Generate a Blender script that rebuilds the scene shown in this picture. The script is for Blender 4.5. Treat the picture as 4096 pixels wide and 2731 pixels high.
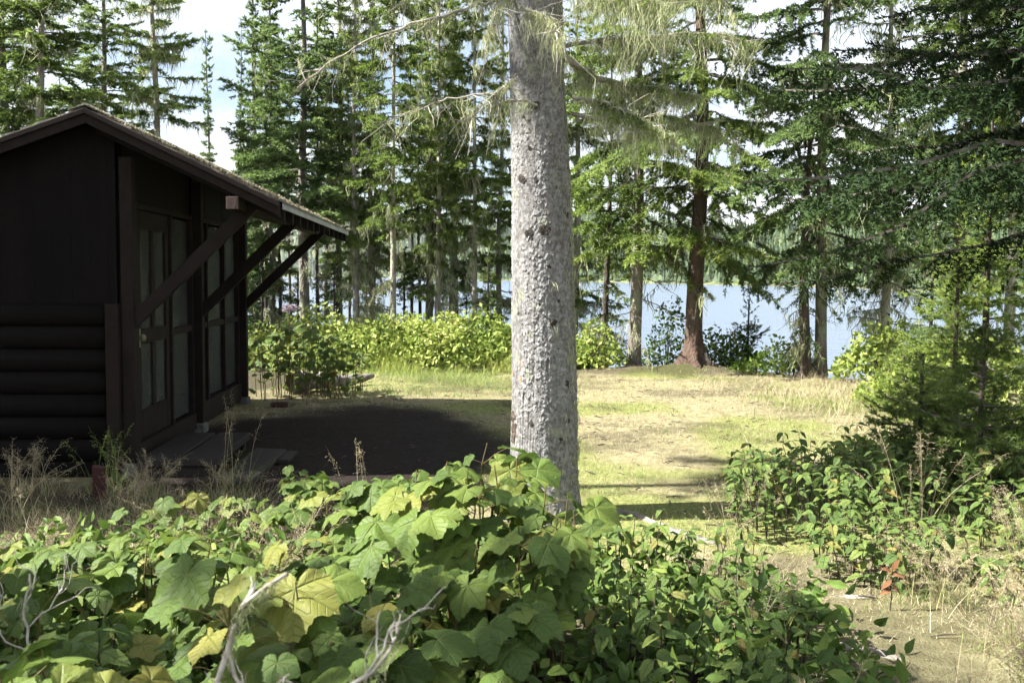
import bpy, bmesh, math
import numpy as np
from mathutils import Vector, Matrix

R = math.radians
PI = math.pi
sc = bpy.context.scene
for o in list(bpy.data.objects):
    bpy.data.objects.remove(o)
COL = sc.collection

# ------------------------------------------------------------------ camera
FPX = 995.6
cam_d = bpy.data.cameras.new('camera')
cam_d.lens = 35.0
cam_d.sensor_width = 36.0
cam_d.clip_start = 0.05
cam_d.clip_end = 6000.0
cam_d.dof.use_dof = True
cam_d.dof.focus_distance = 7.5
cam_d.dof.aperture_fstop = 7.1
cam = bpy.data.objects.new('camera', cam_d)
COL.objects.link(cam)
cam.matrix_world = (Matrix.Translation((0, 0, 1.6)) @ Matrix.Rotation(R(90 - 3.77), 4, 'X')
                    @ Matrix.Rotation(R(0.4), 4, 'Z'))
sc.camera = cam

# ------------------------------------------------------------------ sky, sun, exposure
HAZE = 0.00011
SUN_EL, SUN_AZ = 45.5, 9.0      # elevation; degrees the sun stands behind the camera's left
world = bpy.data.worlds.new('World')
sc.world = world
world.use_nodes = True
wn, wl = world.node_tree.nodes, world.node_tree.links
bg = wn['Background']
bg.inputs[1].default_value = 0.05
sky = wn.new('ShaderNodeTexSky')
sky.sky_type = 'NISHITA'
sky.sun_disc = False
sky.sun_elevation = R(SUN_EL)
sky.sun_rotation = R(-90 - SUN_AZ)
sky.altitude = 200
sky.dust_density = 1.2
tc = wn.new('ShaderNodeTexCoord')
mp = wn.new('ShaderNodeMapping')
mp.inputs['Scale'].default_value = (1.0, 1.0, 1.0)
mp.inputs['Location'].default_value = (3.1, 0.4, 0.0)
sx = wn.new('ShaderNodeSeparateXYZ'); wl.new(tc.outputs['Generated'], sx.inputs[0])
def wmath(op, a, b):
    k = wn.new('ShaderNodeMath'); k.operation = op
    for i_, v_ in enumerate((a, b)):
        if hasattr(v_, 'is_output'): wl.new(v_, k.inputs[i_])
        else: k.inputs[i_].default_value = v_
    return k.outputs[0]
den = wmath('ADD', wmath('MAXIMUM', sx.outputs[2], 0.0), 0.22)
cx_ = wn.new('ShaderNodeCombineXYZ')
wl.new(wmath('DIVIDE', sx.outputs[0], den), cx_.inputs[0]); wl.new(wmath('DIVIDE', sx.outputs[1], den), cx_.inputs[1])
wl.new(cx_.outputs[0], mp.inputs[0])
cn = wn.new('ShaderNodeTexNoise')
cn.inputs['Scale'].default_value = 0.85
cn.inputs['Detail'].default_value = 7
cn.inputs['Roughness'].default_value = 0.55
wl.new(mp.outputs[0], cn.inputs[0])
cr = wn.new('ShaderNodeValToRGB')
cr.color_ramp.elements[0].position = 0.40
cr.color_ramp.elements[1].position = 0.58
wl.new(cn.outputs[0], cr.inputs[0])
cm = wn.new('ShaderNodeMix')
cm.data_type = 'RGBA'
wl.new(cr.outputs[0], cm.inputs[0])
wl.new(sky.outputs[0], cm.inputs[6])
cm.inputs[7].default_value = (6.6, 6.7, 7.0, 1)
wl.new(cm.outputs[2], bg.inputs[0])

sun_d = bpy.data.lights.new('sun', 'SUN')
sun_d.energy = 5.0
sun_d.angle = R(0.53)
sun_d.color = (1.0, 0.955, 0.87)
sun = bpy.data.objects.new('sun', sun_d)
COL.objects.link(sun)
to_sun = Vector((-math.cos(R(SUN_EL)) * math.cos(R(SUN_AZ)), -math.cos(R(SUN_EL)) * math.sin(R(SUN_AZ)), math.sin(R(SUN_EL))))
sun.rotation_euler = to_sun.to_track_quat('Z', 'Y').to_euler()
sun.location = to_sun * 60

vs = sc.view_settings
vs.view_transform = 'Standard'
vs.look = 'None'
vs.gamma = 1
vs.use_curve_mapping = False
vs.exposure = 2.08
sc.cycles.use_denoising = True
sc.cycles.use_adaptive_sampling = True
sc.cycles.adaptive_threshold = 0.04
sc.cycles.adaptive_min_samples = 20
sc.cycles.max_bounces = 5
sc.cycles.diffuse_bounces = 2
sc.cycles.glossy_bounces = 2
sc.cycles.transmission_bounces = 2
sc.cycles.transparent_max_bounces = 8
sc.cycles.caustics_reflective = False
sc.cycles.caustics_refractive = False

# ------------------------------------------------------------------ helpers: mesh
class Acc:
    """collects triangles, a per-vertex value and a per-face material index"""
    def __init__(s):
        s.V, s.F, s.A, s.M, s.U, s.n = [], [], [], [], [], 0
    def add(s, V, F, a=0.5, m=0, uv=None):
        V = np.asarray(V, float).reshape(-1, 3)
        F = np.asarray(F, int).reshape(-1, 3)
        s.V.append(V)
        s.F.append(F + s.n)
        s.A.append(np.broadcast_to(np.asarray(a, float), (len(V),)))
        s.M.append(np.full(len(F), m))
        s.U.append(np.zeros((len(V), 2)) if uv is None else np.asarray(uv, float))
        s.n += len(V)
    def mesh(s, name, mats, smooth=False):
        V = np.concatenate(s.V); F = np.concatenate(s.F)
        me = bpy.data.meshes.new(name)
        me.vertices.add(len(V)); me.vertices.foreach_set('co', V.astype(np.float32).ravel())
        me.loops.add(3 * len(F)); me.loops.foreach_set('vertex_index', F.astype(np.int32).ravel())
        me.polygons.add(len(F)); me.polygons.foreach_set('loop_start', np.arange(0, 3 * len(F), 3, dtype=np.int32))
        me.polygons.foreach_set('material_index', np.concatenate(s.M).astype(np.int32))
        me.polygons.foreach_set('use_smooth', np.full(len(F), bool(smooth)))
        at = me.attributes.new('v', 'FLOAT', 'POINT')
        at.data.foreach_set('value', np.concatenate(s.A).astype(np.float32))
        U = np.concatenate(s.U)
        if U.any():
            at = me.attributes.new('leafuv', 'FLOAT_VECTOR', 'POINT')
            at.data.foreach_set('vector', np.c_[U, np.zeros(len(U))].astype(np.float32).ravel())
        for m in (mats if isinstance(mats, (list, tuple)) else [mats]):
            me.materials.append(m)
        me.update(calc_edges=True)
        return me

def link(name, data, parent=None, loc=None, rot=None):
    o = bpy.data.objects.new(name, data)
    COL.objects.link(o)
    if parent is not None:
        o.parent = parent
    if loc is not None:
        o.location = loc
    if rot is not None:
        o.rotation_euler = rot
    return o

def tag(o, label=None, cat=None, group=None, kind=None):
    if label: o['label'] = label
    if cat: o['category'] = cat
    if group: o['group'] = group
    if kind: o['kind'] = kind
    return o

def thing(name, label, cat, loc=(0, 0, 0), rz=0.0, group=None, scale=None):
    o = link(name, None, None, loc, (0, 0, rz))
    o.empty_display_size = 0.1
    if scale: o.scale = (scale,) * 3
    return tag(o, label, cat, group)

def norm(a):
    return a / np.maximum(np.linalg.norm(a, axis=-1, keepdims=True), 1e-9)

def _hash(ix, iy, seed):
    h = (ix.astype(np.int64) * 374761393 + iy.astype(np.int64) * 668265263 + seed * 1442695041) & 0x7fffffff
    h = ((h ^ (h >> 13)) * 1274126177) & 0x7fffffff
    h = h ^ (h >> 16)
    return (h & 0xffff) / 65535.0

def vnoise(x, y, seed=0):
    x = np.asarray(x, float); y = np.asarray(y, float)
    ix, iy = np.floor(x), np.floor(y)
    fx, fy = x - ix, y - iy
    fx = fx * fx * (3 - 2 * fx); fy = fy * fy * (3 - 2 * fy)
    a = _hash(ix, iy, seed); b = _hash(ix + 1, iy, seed); c = _hash(ix, iy + 1, seed); d = _hash(ix + 1, iy + 1, seed)
    return (a * (1 - fx) + b * fx) * (1 - fy) + (c * (1 - fx) + d * fx) * fy

def fbm(x, y, seed=0, octs=4):
    s, a, t = 0, 0.5, 0
    for k in range(octs):
        s = s + a * vnoise(np.asarray(x) * 2 ** k, np.asarray(y) * 2 ** k, seed + k * 17); t += a; a *= 0.5
    return s / t

def sstep(a, b, x):
    t = np.clip((np.asarray(x, float) - a) / (b - a), 0, 1)
    return t * t * (3 - 2 * t)

def tubes(acc, P, rad, sides=4, a=0.5, m=0):
    """P (N,m,3) polylines with radii (N,m)"""
    P = np.asarray(P, float)
    if P.ndim == 2:
        P = P[None]; 
    rad = np.broadcast_to(np.asarray(rad, float), P.shape[:2])
    N, k, _ = P.shape
    T = norm(np.gradient(P, axis=1))
    ref = np.where(np.abs(T[..., 2:3]) > 0.9, np.array([1.0, 0, 0]), np.array([0, 0, 1.0]))
    s1 = norm(np.cross(T, ref)); s2 = np.cross(T, s1)
    ang = np.arange(sides) / sides * 2 * PI
    ring = P[:, :, None] + rad[:, :, None, None] * (s1[:, :, None] * np.cos(ang)[:, None] + s2[:, :, None] * np.sin(ang)[:, None])
    V = ring.reshape(-1, 3)
    n, j, i = np.meshgrid(np.arange(N), np.arange(k - 1), np.arange(sides), indexing='ij')
    b = n * k * sides + j * sides
    q = np.stack([b + i, b + (i + 1) % sides, b + sides + (i + 1) % sides, b + sides + i], -1).reshape(-1, 4)
    F = np.concatenate([q[:, [0, 1, 2]], q[:, [0, 2, 3]]])
    if np.ndim(a) > 0:
        a = np.repeat(np.asarray(a, float).reshape(-1), sides)
    acc.add(V, F, a, m)

def ribbons(acc, P, width, side, a=0.5, m=0):
    """P (N,k,3) flat ribbons; width (N,k); side (N,3)"""
    N, k, _ = P.shape
    w = np.broadcast_to(width, (N, k))[..., None] * 0.5
    S = side[:, None, :]
    V = np.stack([P - S * w, P + S * w], 2).reshape(-1, 3)
    n, j = np.meshgrid(np.arange(N), np.arange(k - 1), indexing='ij')
    b = (n * k * 2 + j * 2).reshape(-1)
    F = np.concatenate([np.stack([b, b + 1, b + 3], 1), np.stack([b, b + 3, b + 2], 1)])
    if np.ndim(a) > 0:
        a = np.repeat(np.asarray(a, float).reshape(-1), 2 * k)
    acc.add(V, F, a, m)

def rnd_perp(D, rng):
    r = rng.normal(size=D.shape)
    return norm(r - (r * D).sum(-1, keepdims=True) * D)

def needles(acc, P, D, rng, k, ln, wd, a, up=0.25, m=0, lo=30, hi=75, out=False):
    """k pointed needle tufts at every point P along direction D"""
    P = np.repeat(P, k, 0); D = np.repeat(D, k, 0); a = np.repeat(np.broadcast_to(a, (len(P) // k,)), k)
    pr = rnd_perp(D, rng); pr[:, 2] += up; pr = norm(pr)
    ph = rng.uniform(R(lo), R(hi), len(P))[:, None]
    d = norm(D * np.cos(ph) + pr * np.sin(ph))
    L = (ln * rng.uniform(0.65, 1.25, len(P)))[:, None]
    if out:                                    # tufts lie in the spray: their faces look up and outwards
        npf = norm(P * np.array([1, 1, 0])) * 0.65 + np.array([0, 0, 0.75]) + rng.normal(0, 0.45, P.shape)
        s = norm(np.cross(d, npf))
    else:
        s = rnd_perp(d, rng)
    s = s * (wd * rng.uniform(0.7, 1.2, len(P)))[:, None] * 0.5
    P = P + D * rng.uniform(-0.5, 0.5, (len(P), 1)) * ln * 0.8
    V = np.stack([P - s, P + s, P + d * L], 1).reshape(-1, 3)
    F = np.arange(len(V)).reshape(-1, 3)
    acc.add(V, F, np.repeat(np.clip(a + rng.normal(0, 0.08, len(a)), 0, 1), 3), m)

def strands(acc, P, rng, ln, wd, m=0, sway=0.25, segs=3, ctr=None):
    """lichen: thin tapered hanging ribbons from points P"""
    N = len(P)
    L = ln * rng.uniform(0.4, 1.3, N)
    t = np.linspace(0, 1, segs + 1)
    off = rng.normal(0, sway, (N, 2)) * L[:, None]
    wob = rng.normal(0, 0.09, (N, segs + 1, 2)) * L[:, None, None]
    Q = np.zeros((N, segs + 1, 3))
    Q[:, :, :2] = P[:, None, :2] + off[:, None] * (t ** 0.7)[None, :, None] * 0.6 + wob
    Q[:, :, 2] = P[:, None, 2] - L[:, None] * t[None]
    if ctr is not None: Q[:, :, :2] += ((ctr - P)[:, None, :2]) * (t ** 1.2)[None, :, None] * 0.8
    an = rng.uniform(0, PI, N)
    S = np.c_[np.cos(an), np.sin(an), np.zeros(N)]
    W = (wd * rng.uniform(0.5, 1.3, N))[:, None] * np.array([0.7, 1.0, 0.75, 0.12])[None, :segs + 1]
    ribbons(acc, Q, W, S, rng.uniform(0, 1, N), m)

# ------------------------------------------------------------------ helpers: materials
def mat(name):
    m = bpy.data.materials.new(name)
    m.use_nodes = True
    nt = m.node_tree
    return m, nt, nt.nodes, nt.links, nt.nodes['Principled BSDF'], nt.nodes['Material Output']

def ramp(n, stops):
    r = n.new('ShaderNodeValToRGB')
    el = r.color_ramp.elements
    while len(el) < len(stops): el.new(0.5)
    for e, (p, c) in zip(el, stops):
        e.position = p; e.color = (*c, 1)
    return r

def noise(n, l, scale, detail=4, coord='Object', rough=0.55, stretch=None):
    t = n.new('ShaderNodeTexCoord')
    x = n.new('ShaderNodeTexNoise')
    x.inputs['Scale'].default_value = scale; x.inputs['Detail'].default_value = detail; x.inputs['Roughness'].default_value = rough
    src = t.outputs[coord]
    if stretch:
        mpn = n.new('ShaderNodeMapping'); mpn.inputs['Scale'].default_value = stretch
        l.new(src, mpn.inputs[0]); src = mpn.outputs[0]
    l.new(src, x.inputs[0])
    return x

def mixc(n, l, f, a, b, mode='MIX'):
    m = n.new('ShaderNodeMix'); m.data_type = 'RGBA'; m.blend_type = mode
    for s, v in ((0, f), (6, a), (7, b)):
        if hasattr(v, 'is_output'): l.new(v, m.inputs[s])
        elif isinstance(v, (int, float)): m.inputs[s].default_value = v
        else: m.inputs[s].default_value = (*v, 1)
    return m.outputs[2]

def math_n(n, l, op, a, b=None, clamp=False):
    m = n.new('ShaderNodeMath'); m.operation = op; m.use_clamp = clamp
    for s, v in ((0, a), (1, b)):
        if v is None: continue
        if hasattr(v, 'is_output'): l.new(v, m.inputs[s])
        else: m.inputs[s].default_value = v
    return m.outputs[0]

def bump(n, l, b, h, strength=0.5, dist=0.01):
    x = n.new('ShaderNodeBump'); x.inputs['Strength'].default_value = strength; x.inputs['Distance'].default_value = dist
    l.new(h, x.inputs['Height']); l.new(x.outputs[0], b.inputs['Normal'])
    return x

def attr(n, name, typ='GEOMETRY'):
    a = n.new('ShaderNodeAttribute'); a.attribute_name = name; a.attribute_type = typ
    return a

def add_translucent(n, l, b, out, col, fac):
    t = n.new('ShaderNodeBsdfTranslucent')
    mx = n.new('ShaderNodeMixShader'); mx.inputs[0].default_value = fac
    l.new(col, t.inputs[0])
    l.new(b.outputs[0], mx.inputs[1]); l.new(t.outputs[0], mx.inputs[2])
    l.new(mx.outputs[0], out.inputs[0])

def simple(name, stops, scale=6, rough=0.8, bscale=None, bstr=0.3, bdist=0.01, stretch=None, spec=0.3, metal=0.0):
    m, nt, n, l, b, out = mat(name)
    x = noise(n, l, scale, 5, stretch=stretch)
    r = ramp(n, stops); l.new(x.outputs[0], r.inputs[0]); l.new(r.outputs[0], b.inputs['Base Color'])
    b.inputs['Roughness'].default_value = rough
    b.inputs['Specular IOR Level'].default_value = spec
    b.inputs['Metallic'].default_value = metal
    y = noise(n, l, bscale or scale * 4, 6, stretch=stretch)
    bump(n, l, b, y.outputs[0], bstr, bdist)
    return m

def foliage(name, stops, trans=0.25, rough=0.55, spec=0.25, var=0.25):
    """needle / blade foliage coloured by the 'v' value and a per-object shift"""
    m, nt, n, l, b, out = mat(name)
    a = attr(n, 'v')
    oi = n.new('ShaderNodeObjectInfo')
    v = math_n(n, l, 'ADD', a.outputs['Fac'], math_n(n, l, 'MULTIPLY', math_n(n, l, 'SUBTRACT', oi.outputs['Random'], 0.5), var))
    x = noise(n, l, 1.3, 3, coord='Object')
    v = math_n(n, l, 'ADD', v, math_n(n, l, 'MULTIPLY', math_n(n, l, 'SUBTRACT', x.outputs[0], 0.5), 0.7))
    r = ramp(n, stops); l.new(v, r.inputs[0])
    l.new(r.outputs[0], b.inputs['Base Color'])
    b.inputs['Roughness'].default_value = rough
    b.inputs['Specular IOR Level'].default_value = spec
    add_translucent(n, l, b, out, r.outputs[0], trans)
    return m

def leaf_mat(name, base, vein, yellow, trans=0.35, freq=26.0, vs_=0.6, brown=True):
    m, nt, n, l, b, out = mat(name)
    uv = attr(n, 'leafuv')
    sep = n.new('ShaderNodeSeparateXYZ'); l.new(uv.outputs['Vector'], sep.inputs[0])
    u, v = sep.outputs[0], sep.outputs[1]
    oi = n.new('ShaderNodeObjectInfo')
    rr = ramp(n, base); l.new(oi.outputs['Random'], rr.inputs[0])
    x = noise(n, l, 9, 4)
    col = mixc(n, l, math_n(n, l, 'MULTIPLY', x.outputs[0], 0.35), rr.outputs[0], yellow)
    main = n.new('ShaderNodeMapRange'); main.inputs[1].default_value = 0.0; main.inputs[2].default_value = 0.030
    main.inputs[3].default_value = 1.0; main.inputs[4].default_value = 0.0; l.new(v, main.inputs[0])
    s = math_n(n, l, 'SINE', math_n(n, l, 'MULTIPLY', math_n(n, l, 'SUBTRACT', u, math_n(n, l, 'MULTIPLY', v, 0.75)), freq * 2 * PI / 4))
    s = math_n(n, l, 'MULTIPLY', math_n(n, l, 'SUBTRACT', s, 0.86), 6.0, True)
    vn = math_n(n, l, 'MAXIMUM', main.outputs[0], math_n(n, l, 'MULTIPLY', s, 0.6))
    col = mixc(n, l, math_n(n, l, 'MULTIPLY', vn, vs_), col, vein)
    if brown:
        y = noise(n, l, 14, 5)
        sp = math_n(n, l, 'MULTIPLY', math_n(n, l, 'SUBTRACT', y.outputs[0], 0.68), 7.0, True)
        col = mixc(n, l, math_n(n, l, 'MULTIPLY', sp, 0.75), col, (0.10, 0.06, 0.03))
    l.new(col, b.inputs['Base Color'])
    b.inputs['Roughness'].default_value = 0.5
    b.inputs['Specular IOR Level'].default_value = 0.3
    z = noise(n, l, 60, 3)
    h = math_n(n, l, 'SUBTRACT', math_n(n, l, 'MULTIPLY', z.outputs[0], 0.35), vn)
    bump(n, l, b, h, 0.8, 0.007)
    add_translucent(n, l, b, out, col, trans)
    return m

# ------------------------------------------------------------------ materials
M = {}
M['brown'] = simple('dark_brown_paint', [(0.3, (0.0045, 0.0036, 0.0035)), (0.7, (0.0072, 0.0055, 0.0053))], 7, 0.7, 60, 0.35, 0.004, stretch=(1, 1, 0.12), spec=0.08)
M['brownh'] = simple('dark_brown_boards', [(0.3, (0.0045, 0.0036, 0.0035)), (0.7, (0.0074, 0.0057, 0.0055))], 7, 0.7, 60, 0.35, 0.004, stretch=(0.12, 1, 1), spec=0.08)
M['trim'] = simple('brown_trim_paint', [(0.3, (0.0125, 0.0088, 0.0078)), (0.75, (0.021, 0.0150, 0.0132))], 8, 0.75, 70, 0.3, 0.003, spec=0.12)
M['beamend'] = simple('sunlit_beam_end', [(0.35, (0.022, 0.013, 0.012)), (0.65, (0.095, 0.060, 0.052))], 14, 0.85, 60, 0.8, 0.01, stretch=(3, 1, 0.4))  # end-grain colour raised to stand for grazing sun on the beam end
M['step'] = simple('worn_brown_step_paint', [(0.3, (0.013, 0.0105, 0.0095)), (0.7, (0.027, 0.022, 0.0195))], 5, 0.75, 50, 0.4, 0.005, stretch=(1, 0.2, 1))
M['red'] = simple('dull_red_paint', [(0.35, (0.030, 0.009, 0.008)), (0.7, (0.062, 0.018, 0.015))], 20, 0.75, 60, 0.5, 0.004)
M['concrete'] = simple('grey_concrete', [(0.3, (0.07, 0.067, 0.063)), (0.7, (0.14, 0.135, 0.125))], 12, 0.9, 70, 0.6, 0.01)
M['shingle'] = simple('grey_weathered_shingle', [(0.3, (0.09, 0.08, 0.07)), (0.7, (0.26, 0.24, 0.20))], 10, 0.9, 60, 0.8, 0.01)
M['metal'] = simple('galvanised_drip_edge', [(0.3, (0.22, 0.23, 0.25)), (0.7, (0.42, 0.43, 0.45))], 9, 0.5, 40, 0.2, 0.003, metal=0.35)
M['knobm'] = simple('worn_pale_knob', [(0.3, (0.14, 0.12, 0.08)), (0.7, (0.25, 0.22, 0.16))], 30, 0.45)
M['brick'] = simple('dark_brick', [(0.3, (0.04, 0.022, 0.018)), (0.7, (0.08, 0.04, 0.03))], 20, 0.9)
M['deadlog'] = simple('grey_weathered_log', [(0.3, (0.09, 0.08, 0.07)), (0.5, (0.2, 0.18, 0.16)), (0.75, (0.36, 0.33, 0.30))], 7, 0.9, 30, 0.9, 0.02, stretch=(1, 1, 0.25))
M['bleach'] = simple('bleached_dead_wood', [(0.3, (0.20, 0.175, 0.145)), (0.5, (0.40, 0.365, 0.32)), (0.75, (0.56, 0.53, 0.48))], 40, 0.8, 120, 0.5, 0.003)
M['stem'] = simple('reddish_green_stem', [(0.3, (0.07, 0.05, 0.025)), (0.7, (0.15, 0.12, 0.04))], 12, 0.7)
M['darkstem'] = simple('dark_twig_bark', [(0.3, (0.03, 0.02, 0.018)), (0.7, (0.07, 0.05, 0.045))], 15, 0.8)
M['twig'] = simple('grey_twig_bark', [(0.3, (0.075, 0.062, 0.055)), (0.7, (0.17, 0.15, 0.135))], 9, 0.9)
M['limb'] = simple('pale_dead_limb_bark', [(0.3, (0.16, 0.145, 0.13)), (0.7, (0.38, 0.35, 0.31))], 14, 0.85, 60, 0.5, 0.004)
M['flower'] = simple('dusty_pink_flower', [(0.3, (0.20, 0.15, 0.18)), (0.7, (0.38, 0.31, 0.35))], 30, 0.8)
M['brownleaf'] = simple('withered_brown_leaf', [(0.3, (0.10, 0.04, 0.02)), (0.7, (0.24, 0.12, 0.05))], 20, 0.8)

def bark(name, stops, patch=None, sc_=10.0):
    m, nt, n, l, b, out = mat(name)
    x = noise(n, l, sc_, 6, stretch=(1, 1, 0.35)); r = ramp(n, stops); l.new(x.outputs[0], r.inputs[0])
    col = r.outputs[0]
    if patch:
        y = noise(n, l, 3.0, 5); k = ramp(n, [(0.48, (0, 0, 0)), (0.58, (1, 1, 1))]); l.new(y.outputs[0], k.inputs[0])
        col = mixc(n, l, k.outputs[0], col, patch)
    l.new(col, b.inputs['Base Color']); b.inputs['Roughness'].default_value = 0.9; b.inputs['Specular IOR Level'].default_value = 0.15
    t = n.new('ShaderNodeTexCoord'); mm = n.new('ShaderNodeMapping'); mm.inputs['Scale'].default_value = (1, 1, 0.45); l.new(t.outputs['Object'], mm.inputs[0])
    v = n.new('ShaderNodeTexVoronoi'); v.inputs['Scale'].default_value = 28; l.new(mm.outputs[0], v.inputs[0])
    bump(n, l, b, v.outputs['Distance'], 0.9, 0.02)
    return m

M['bark_grey'] = bark('grey_spruce_bark', [(0.3, (0.07, 0.06, 0.052)), (0.7, (0.22, 0.19, 0.17))], (0.20, 0.21, 0.15))
M['bark_pale'] = bark('pale_lichened_bark', [(0.3, (0.16, 0.14, 0.12)), (0.7, (0.40, 0.36, 0.32))], (0.34, 0.36, 0.25))
M['bark_red'] = bark('reddish_flaky_bark', [(0.3, (0.045, 0.030, 0.023)), (0.7, (0.135, 0.092, 0.072))], (0.085, 0.068, 0.056))
M['knot'] = simple('black_knot', [(0.3, (0.018, 0.015, 0.013)), (0.7, (0.06, 0.05, 0.042))], 40, 0.9, 90, 0.9, 0.01)
M['bark_dark'] = bark('dark_brown_bark', [(0.3, (0.035, 0.028, 0.024)), (0.7, (0.10, 0.08, 0.068))])

# the big trunk: grey scales, warm brown between them, green-grey lichen patches
def big_bark():
    m, nt, n, l, b, out = mat('pale_grey_scaly_bark')
    a = attr(n, 'v')
    x = noise(n, l, 34, 8, rough=0.7); r = ramp(n, [(0.28, (0.095, 0.094, 0.094)), (0.5, (0.225, 0.223, 0.224)), (0.72, (0.345, 0.345, 0.35))]); l.new(x.outputs[0], r.inputs[0])
    k = ramp(n, [(0.02, (1, 1, 1)), (0.16, (0, 0, 0))]); l.new(a.outputs['Fac'], k.inputs[0])
    to = attr(n, 'tone'); tr_ = ramp(n, [(0.1, (0.55, 0.53, 0.51)), (0.5, (1.0, 0.99, 0.98)), (0.9, (1.3, 1.3, 1.31))]); l.new(to.outputs['Fac'], tr_.inputs[0])
    base = mixc(n, l, 1.0, r.outputs[0], tr_.outputs[0], 'MULTIPLY')
    col = mixc(n, l, math_n(n, l, 'MULTIPLY', k.outputs[0], 0.85), base, (0.075, 0.06, 0.05))
    y = noise(n, l, 5.5, 6, rough=0.7); q = ramp(n, [(0.56, (0, 0, 0)), (0.66, (1, 1, 1))]); l.new(y.outputs[0], q.inputs[0])
    col = mixc(n, l, math_n(n, l, 'MULTIPLY', q.outputs[0], 0.6), col, (0.30, 0.33, 0.20))
    z = noise(n, l, 2.6, 4, rough=0.6); q2 = ramp(n, [(0.58, (0, 0, 0)), (0.72, (1, 1, 1))]); l.new(z.outputs[0], q2.inputs[0])
    col = mixc(n, l, math_n(n, l, 'MULTIPLY', q2.outputs[0], 0.45), col, (0.20, 0.17, 0.15))
    l.new(col, b.inputs['Base Color']); b.inputs['Roughness'].default_value = 0.85; b.inputs['Specular IOR Level'].default_value = 0.2
    w = noise(n, l, 150, 8, rough=0.7); bump(n, l, b, w.outputs[0], 0.9, 0.008)
    return m
M['bark_big'] = big_bark()

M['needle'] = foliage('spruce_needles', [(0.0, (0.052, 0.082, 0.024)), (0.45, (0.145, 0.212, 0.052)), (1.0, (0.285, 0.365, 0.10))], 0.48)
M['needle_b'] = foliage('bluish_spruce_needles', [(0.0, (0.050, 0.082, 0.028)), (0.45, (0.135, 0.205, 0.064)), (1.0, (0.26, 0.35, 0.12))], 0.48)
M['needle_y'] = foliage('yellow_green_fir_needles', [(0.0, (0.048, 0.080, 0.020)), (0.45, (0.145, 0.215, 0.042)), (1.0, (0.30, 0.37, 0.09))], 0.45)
M['needle_shade'] = foliage('shaded_spruce_needles', [(0.0, (0.012, 0.022, 0.010)), (0.45, (0.026, 0.046, 0.018)), (1.0, (0.056, 0.088, 0.034))], 0.20, 0.8, 0.05)  # needle colour darkened to stand for shade on the hanging boughs
M['lichen'] = foliage('pale_green_beard_lichen', [(0.0, (0.24, 0.27, 0.15)), (0.5, (0.40, 0.43, 0.25)), (1.0, (0.56, 0.58, 0.36))], 0.40, 0.9, 0.1, 0.2)
M['hilltree'] = foliage('far_forest', [(0.0, (0.022, 0.045, 0.016)), (0.5, (0.046, 0.082, 0.025)), (1.0, (0.09, 0.13, 0.036))], 0.1, var=0.0)
M['litter'] = foliage('roof_litter', [(0.0, (0.10, 0.085, 0.06)), (0.6, (0.24, 0.22, 0.15)), (1.0, (0.36, 0.34, 0.24))], 0.1, 0.9, 0.1)
M['grass'] = foliage('lawn_blades', [(0.0, (0.22, 0.165, 0.105)), (0.35, (0.40, 0.345, 0.22)), (0.60, (0.34, 0.325, 0.165)), (0.78, (0.17, 0.23, 0.065)), (1.0, (0.12, 0.20, 0.042))], 0.2, 0.7, 0.2, 0.0)
M['dry'] = foliage('dry_straw', [(0.0, (0.22, 0.165, 0.10)), (0.5, (0.38, 0.32, 0.20)), (1.0, (0.50, 0.45, 0.31))], 0.25, 0.7, 0.25, 0.1)
M['greengrass'] = foliage('green_rush', [(0.0, (0.06, 0.10, 0.02)), (0.6, (0.16, 0.24, 0.05)), (1.0, (0.34, 0.34, 0.12))], 0.25, 0.6, 0.3, 0.1)
M['thicket'] = foliage('thicket_leaves', [(0.0, (0.11, 0.17, 0.03)), (0.45, (0.24, 0.31, 0.06)), (0.8, (0.36, 0.41, 0.11)), (1.0, (0.45, 0.43, 0.16))], 0.3, 0.6, 0.25, 0.1)
M['weed'] = foliage('weed_leaves', [(0.0, (0.04, 0.08, 0.015)), (0.5, (0.10, 0.165, 0.03)), (1.0, (0.22, 0.28, 0.06))], 0.3, 0.6, 0.25, 0.2)
M['thimble'] = leaf_mat('thimbleberry_leaf', [(0.0, (0.042, 0.095, 0.020)), (0.45, (0.085, 0.155, 0.028)), (0.85, (0.145, 0.205, 0.038)), (1.0, (0.25, 0.23, 0.05))], (0.25, 0.30, 0.10), (0.17, 0.20, 0.035))
M['ovate'] = leaf_mat('ovate_shrub_leaf', [(0.0, (0.055, 0.115, 0.028)), (0.5, (0.105, 0.180, 0.040)), (0.88, (0.18, 0.245, 0.055)), (1.0, (0.30, 0.22, 0.07))], (0.20, 0.26, 0.12), (0.17, 0.21, 0.045), freq=18)
M['paleleaf'] = leaf_mat('pale_young_leaf', [(0.0, (0.26, 0.32, 0.10)), (1.0, (0.34, 0.38, 0.15))], (0.42, 0.46, 0.24), (0.36, 0.36, 0.14), freq=16, brown=False)

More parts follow.
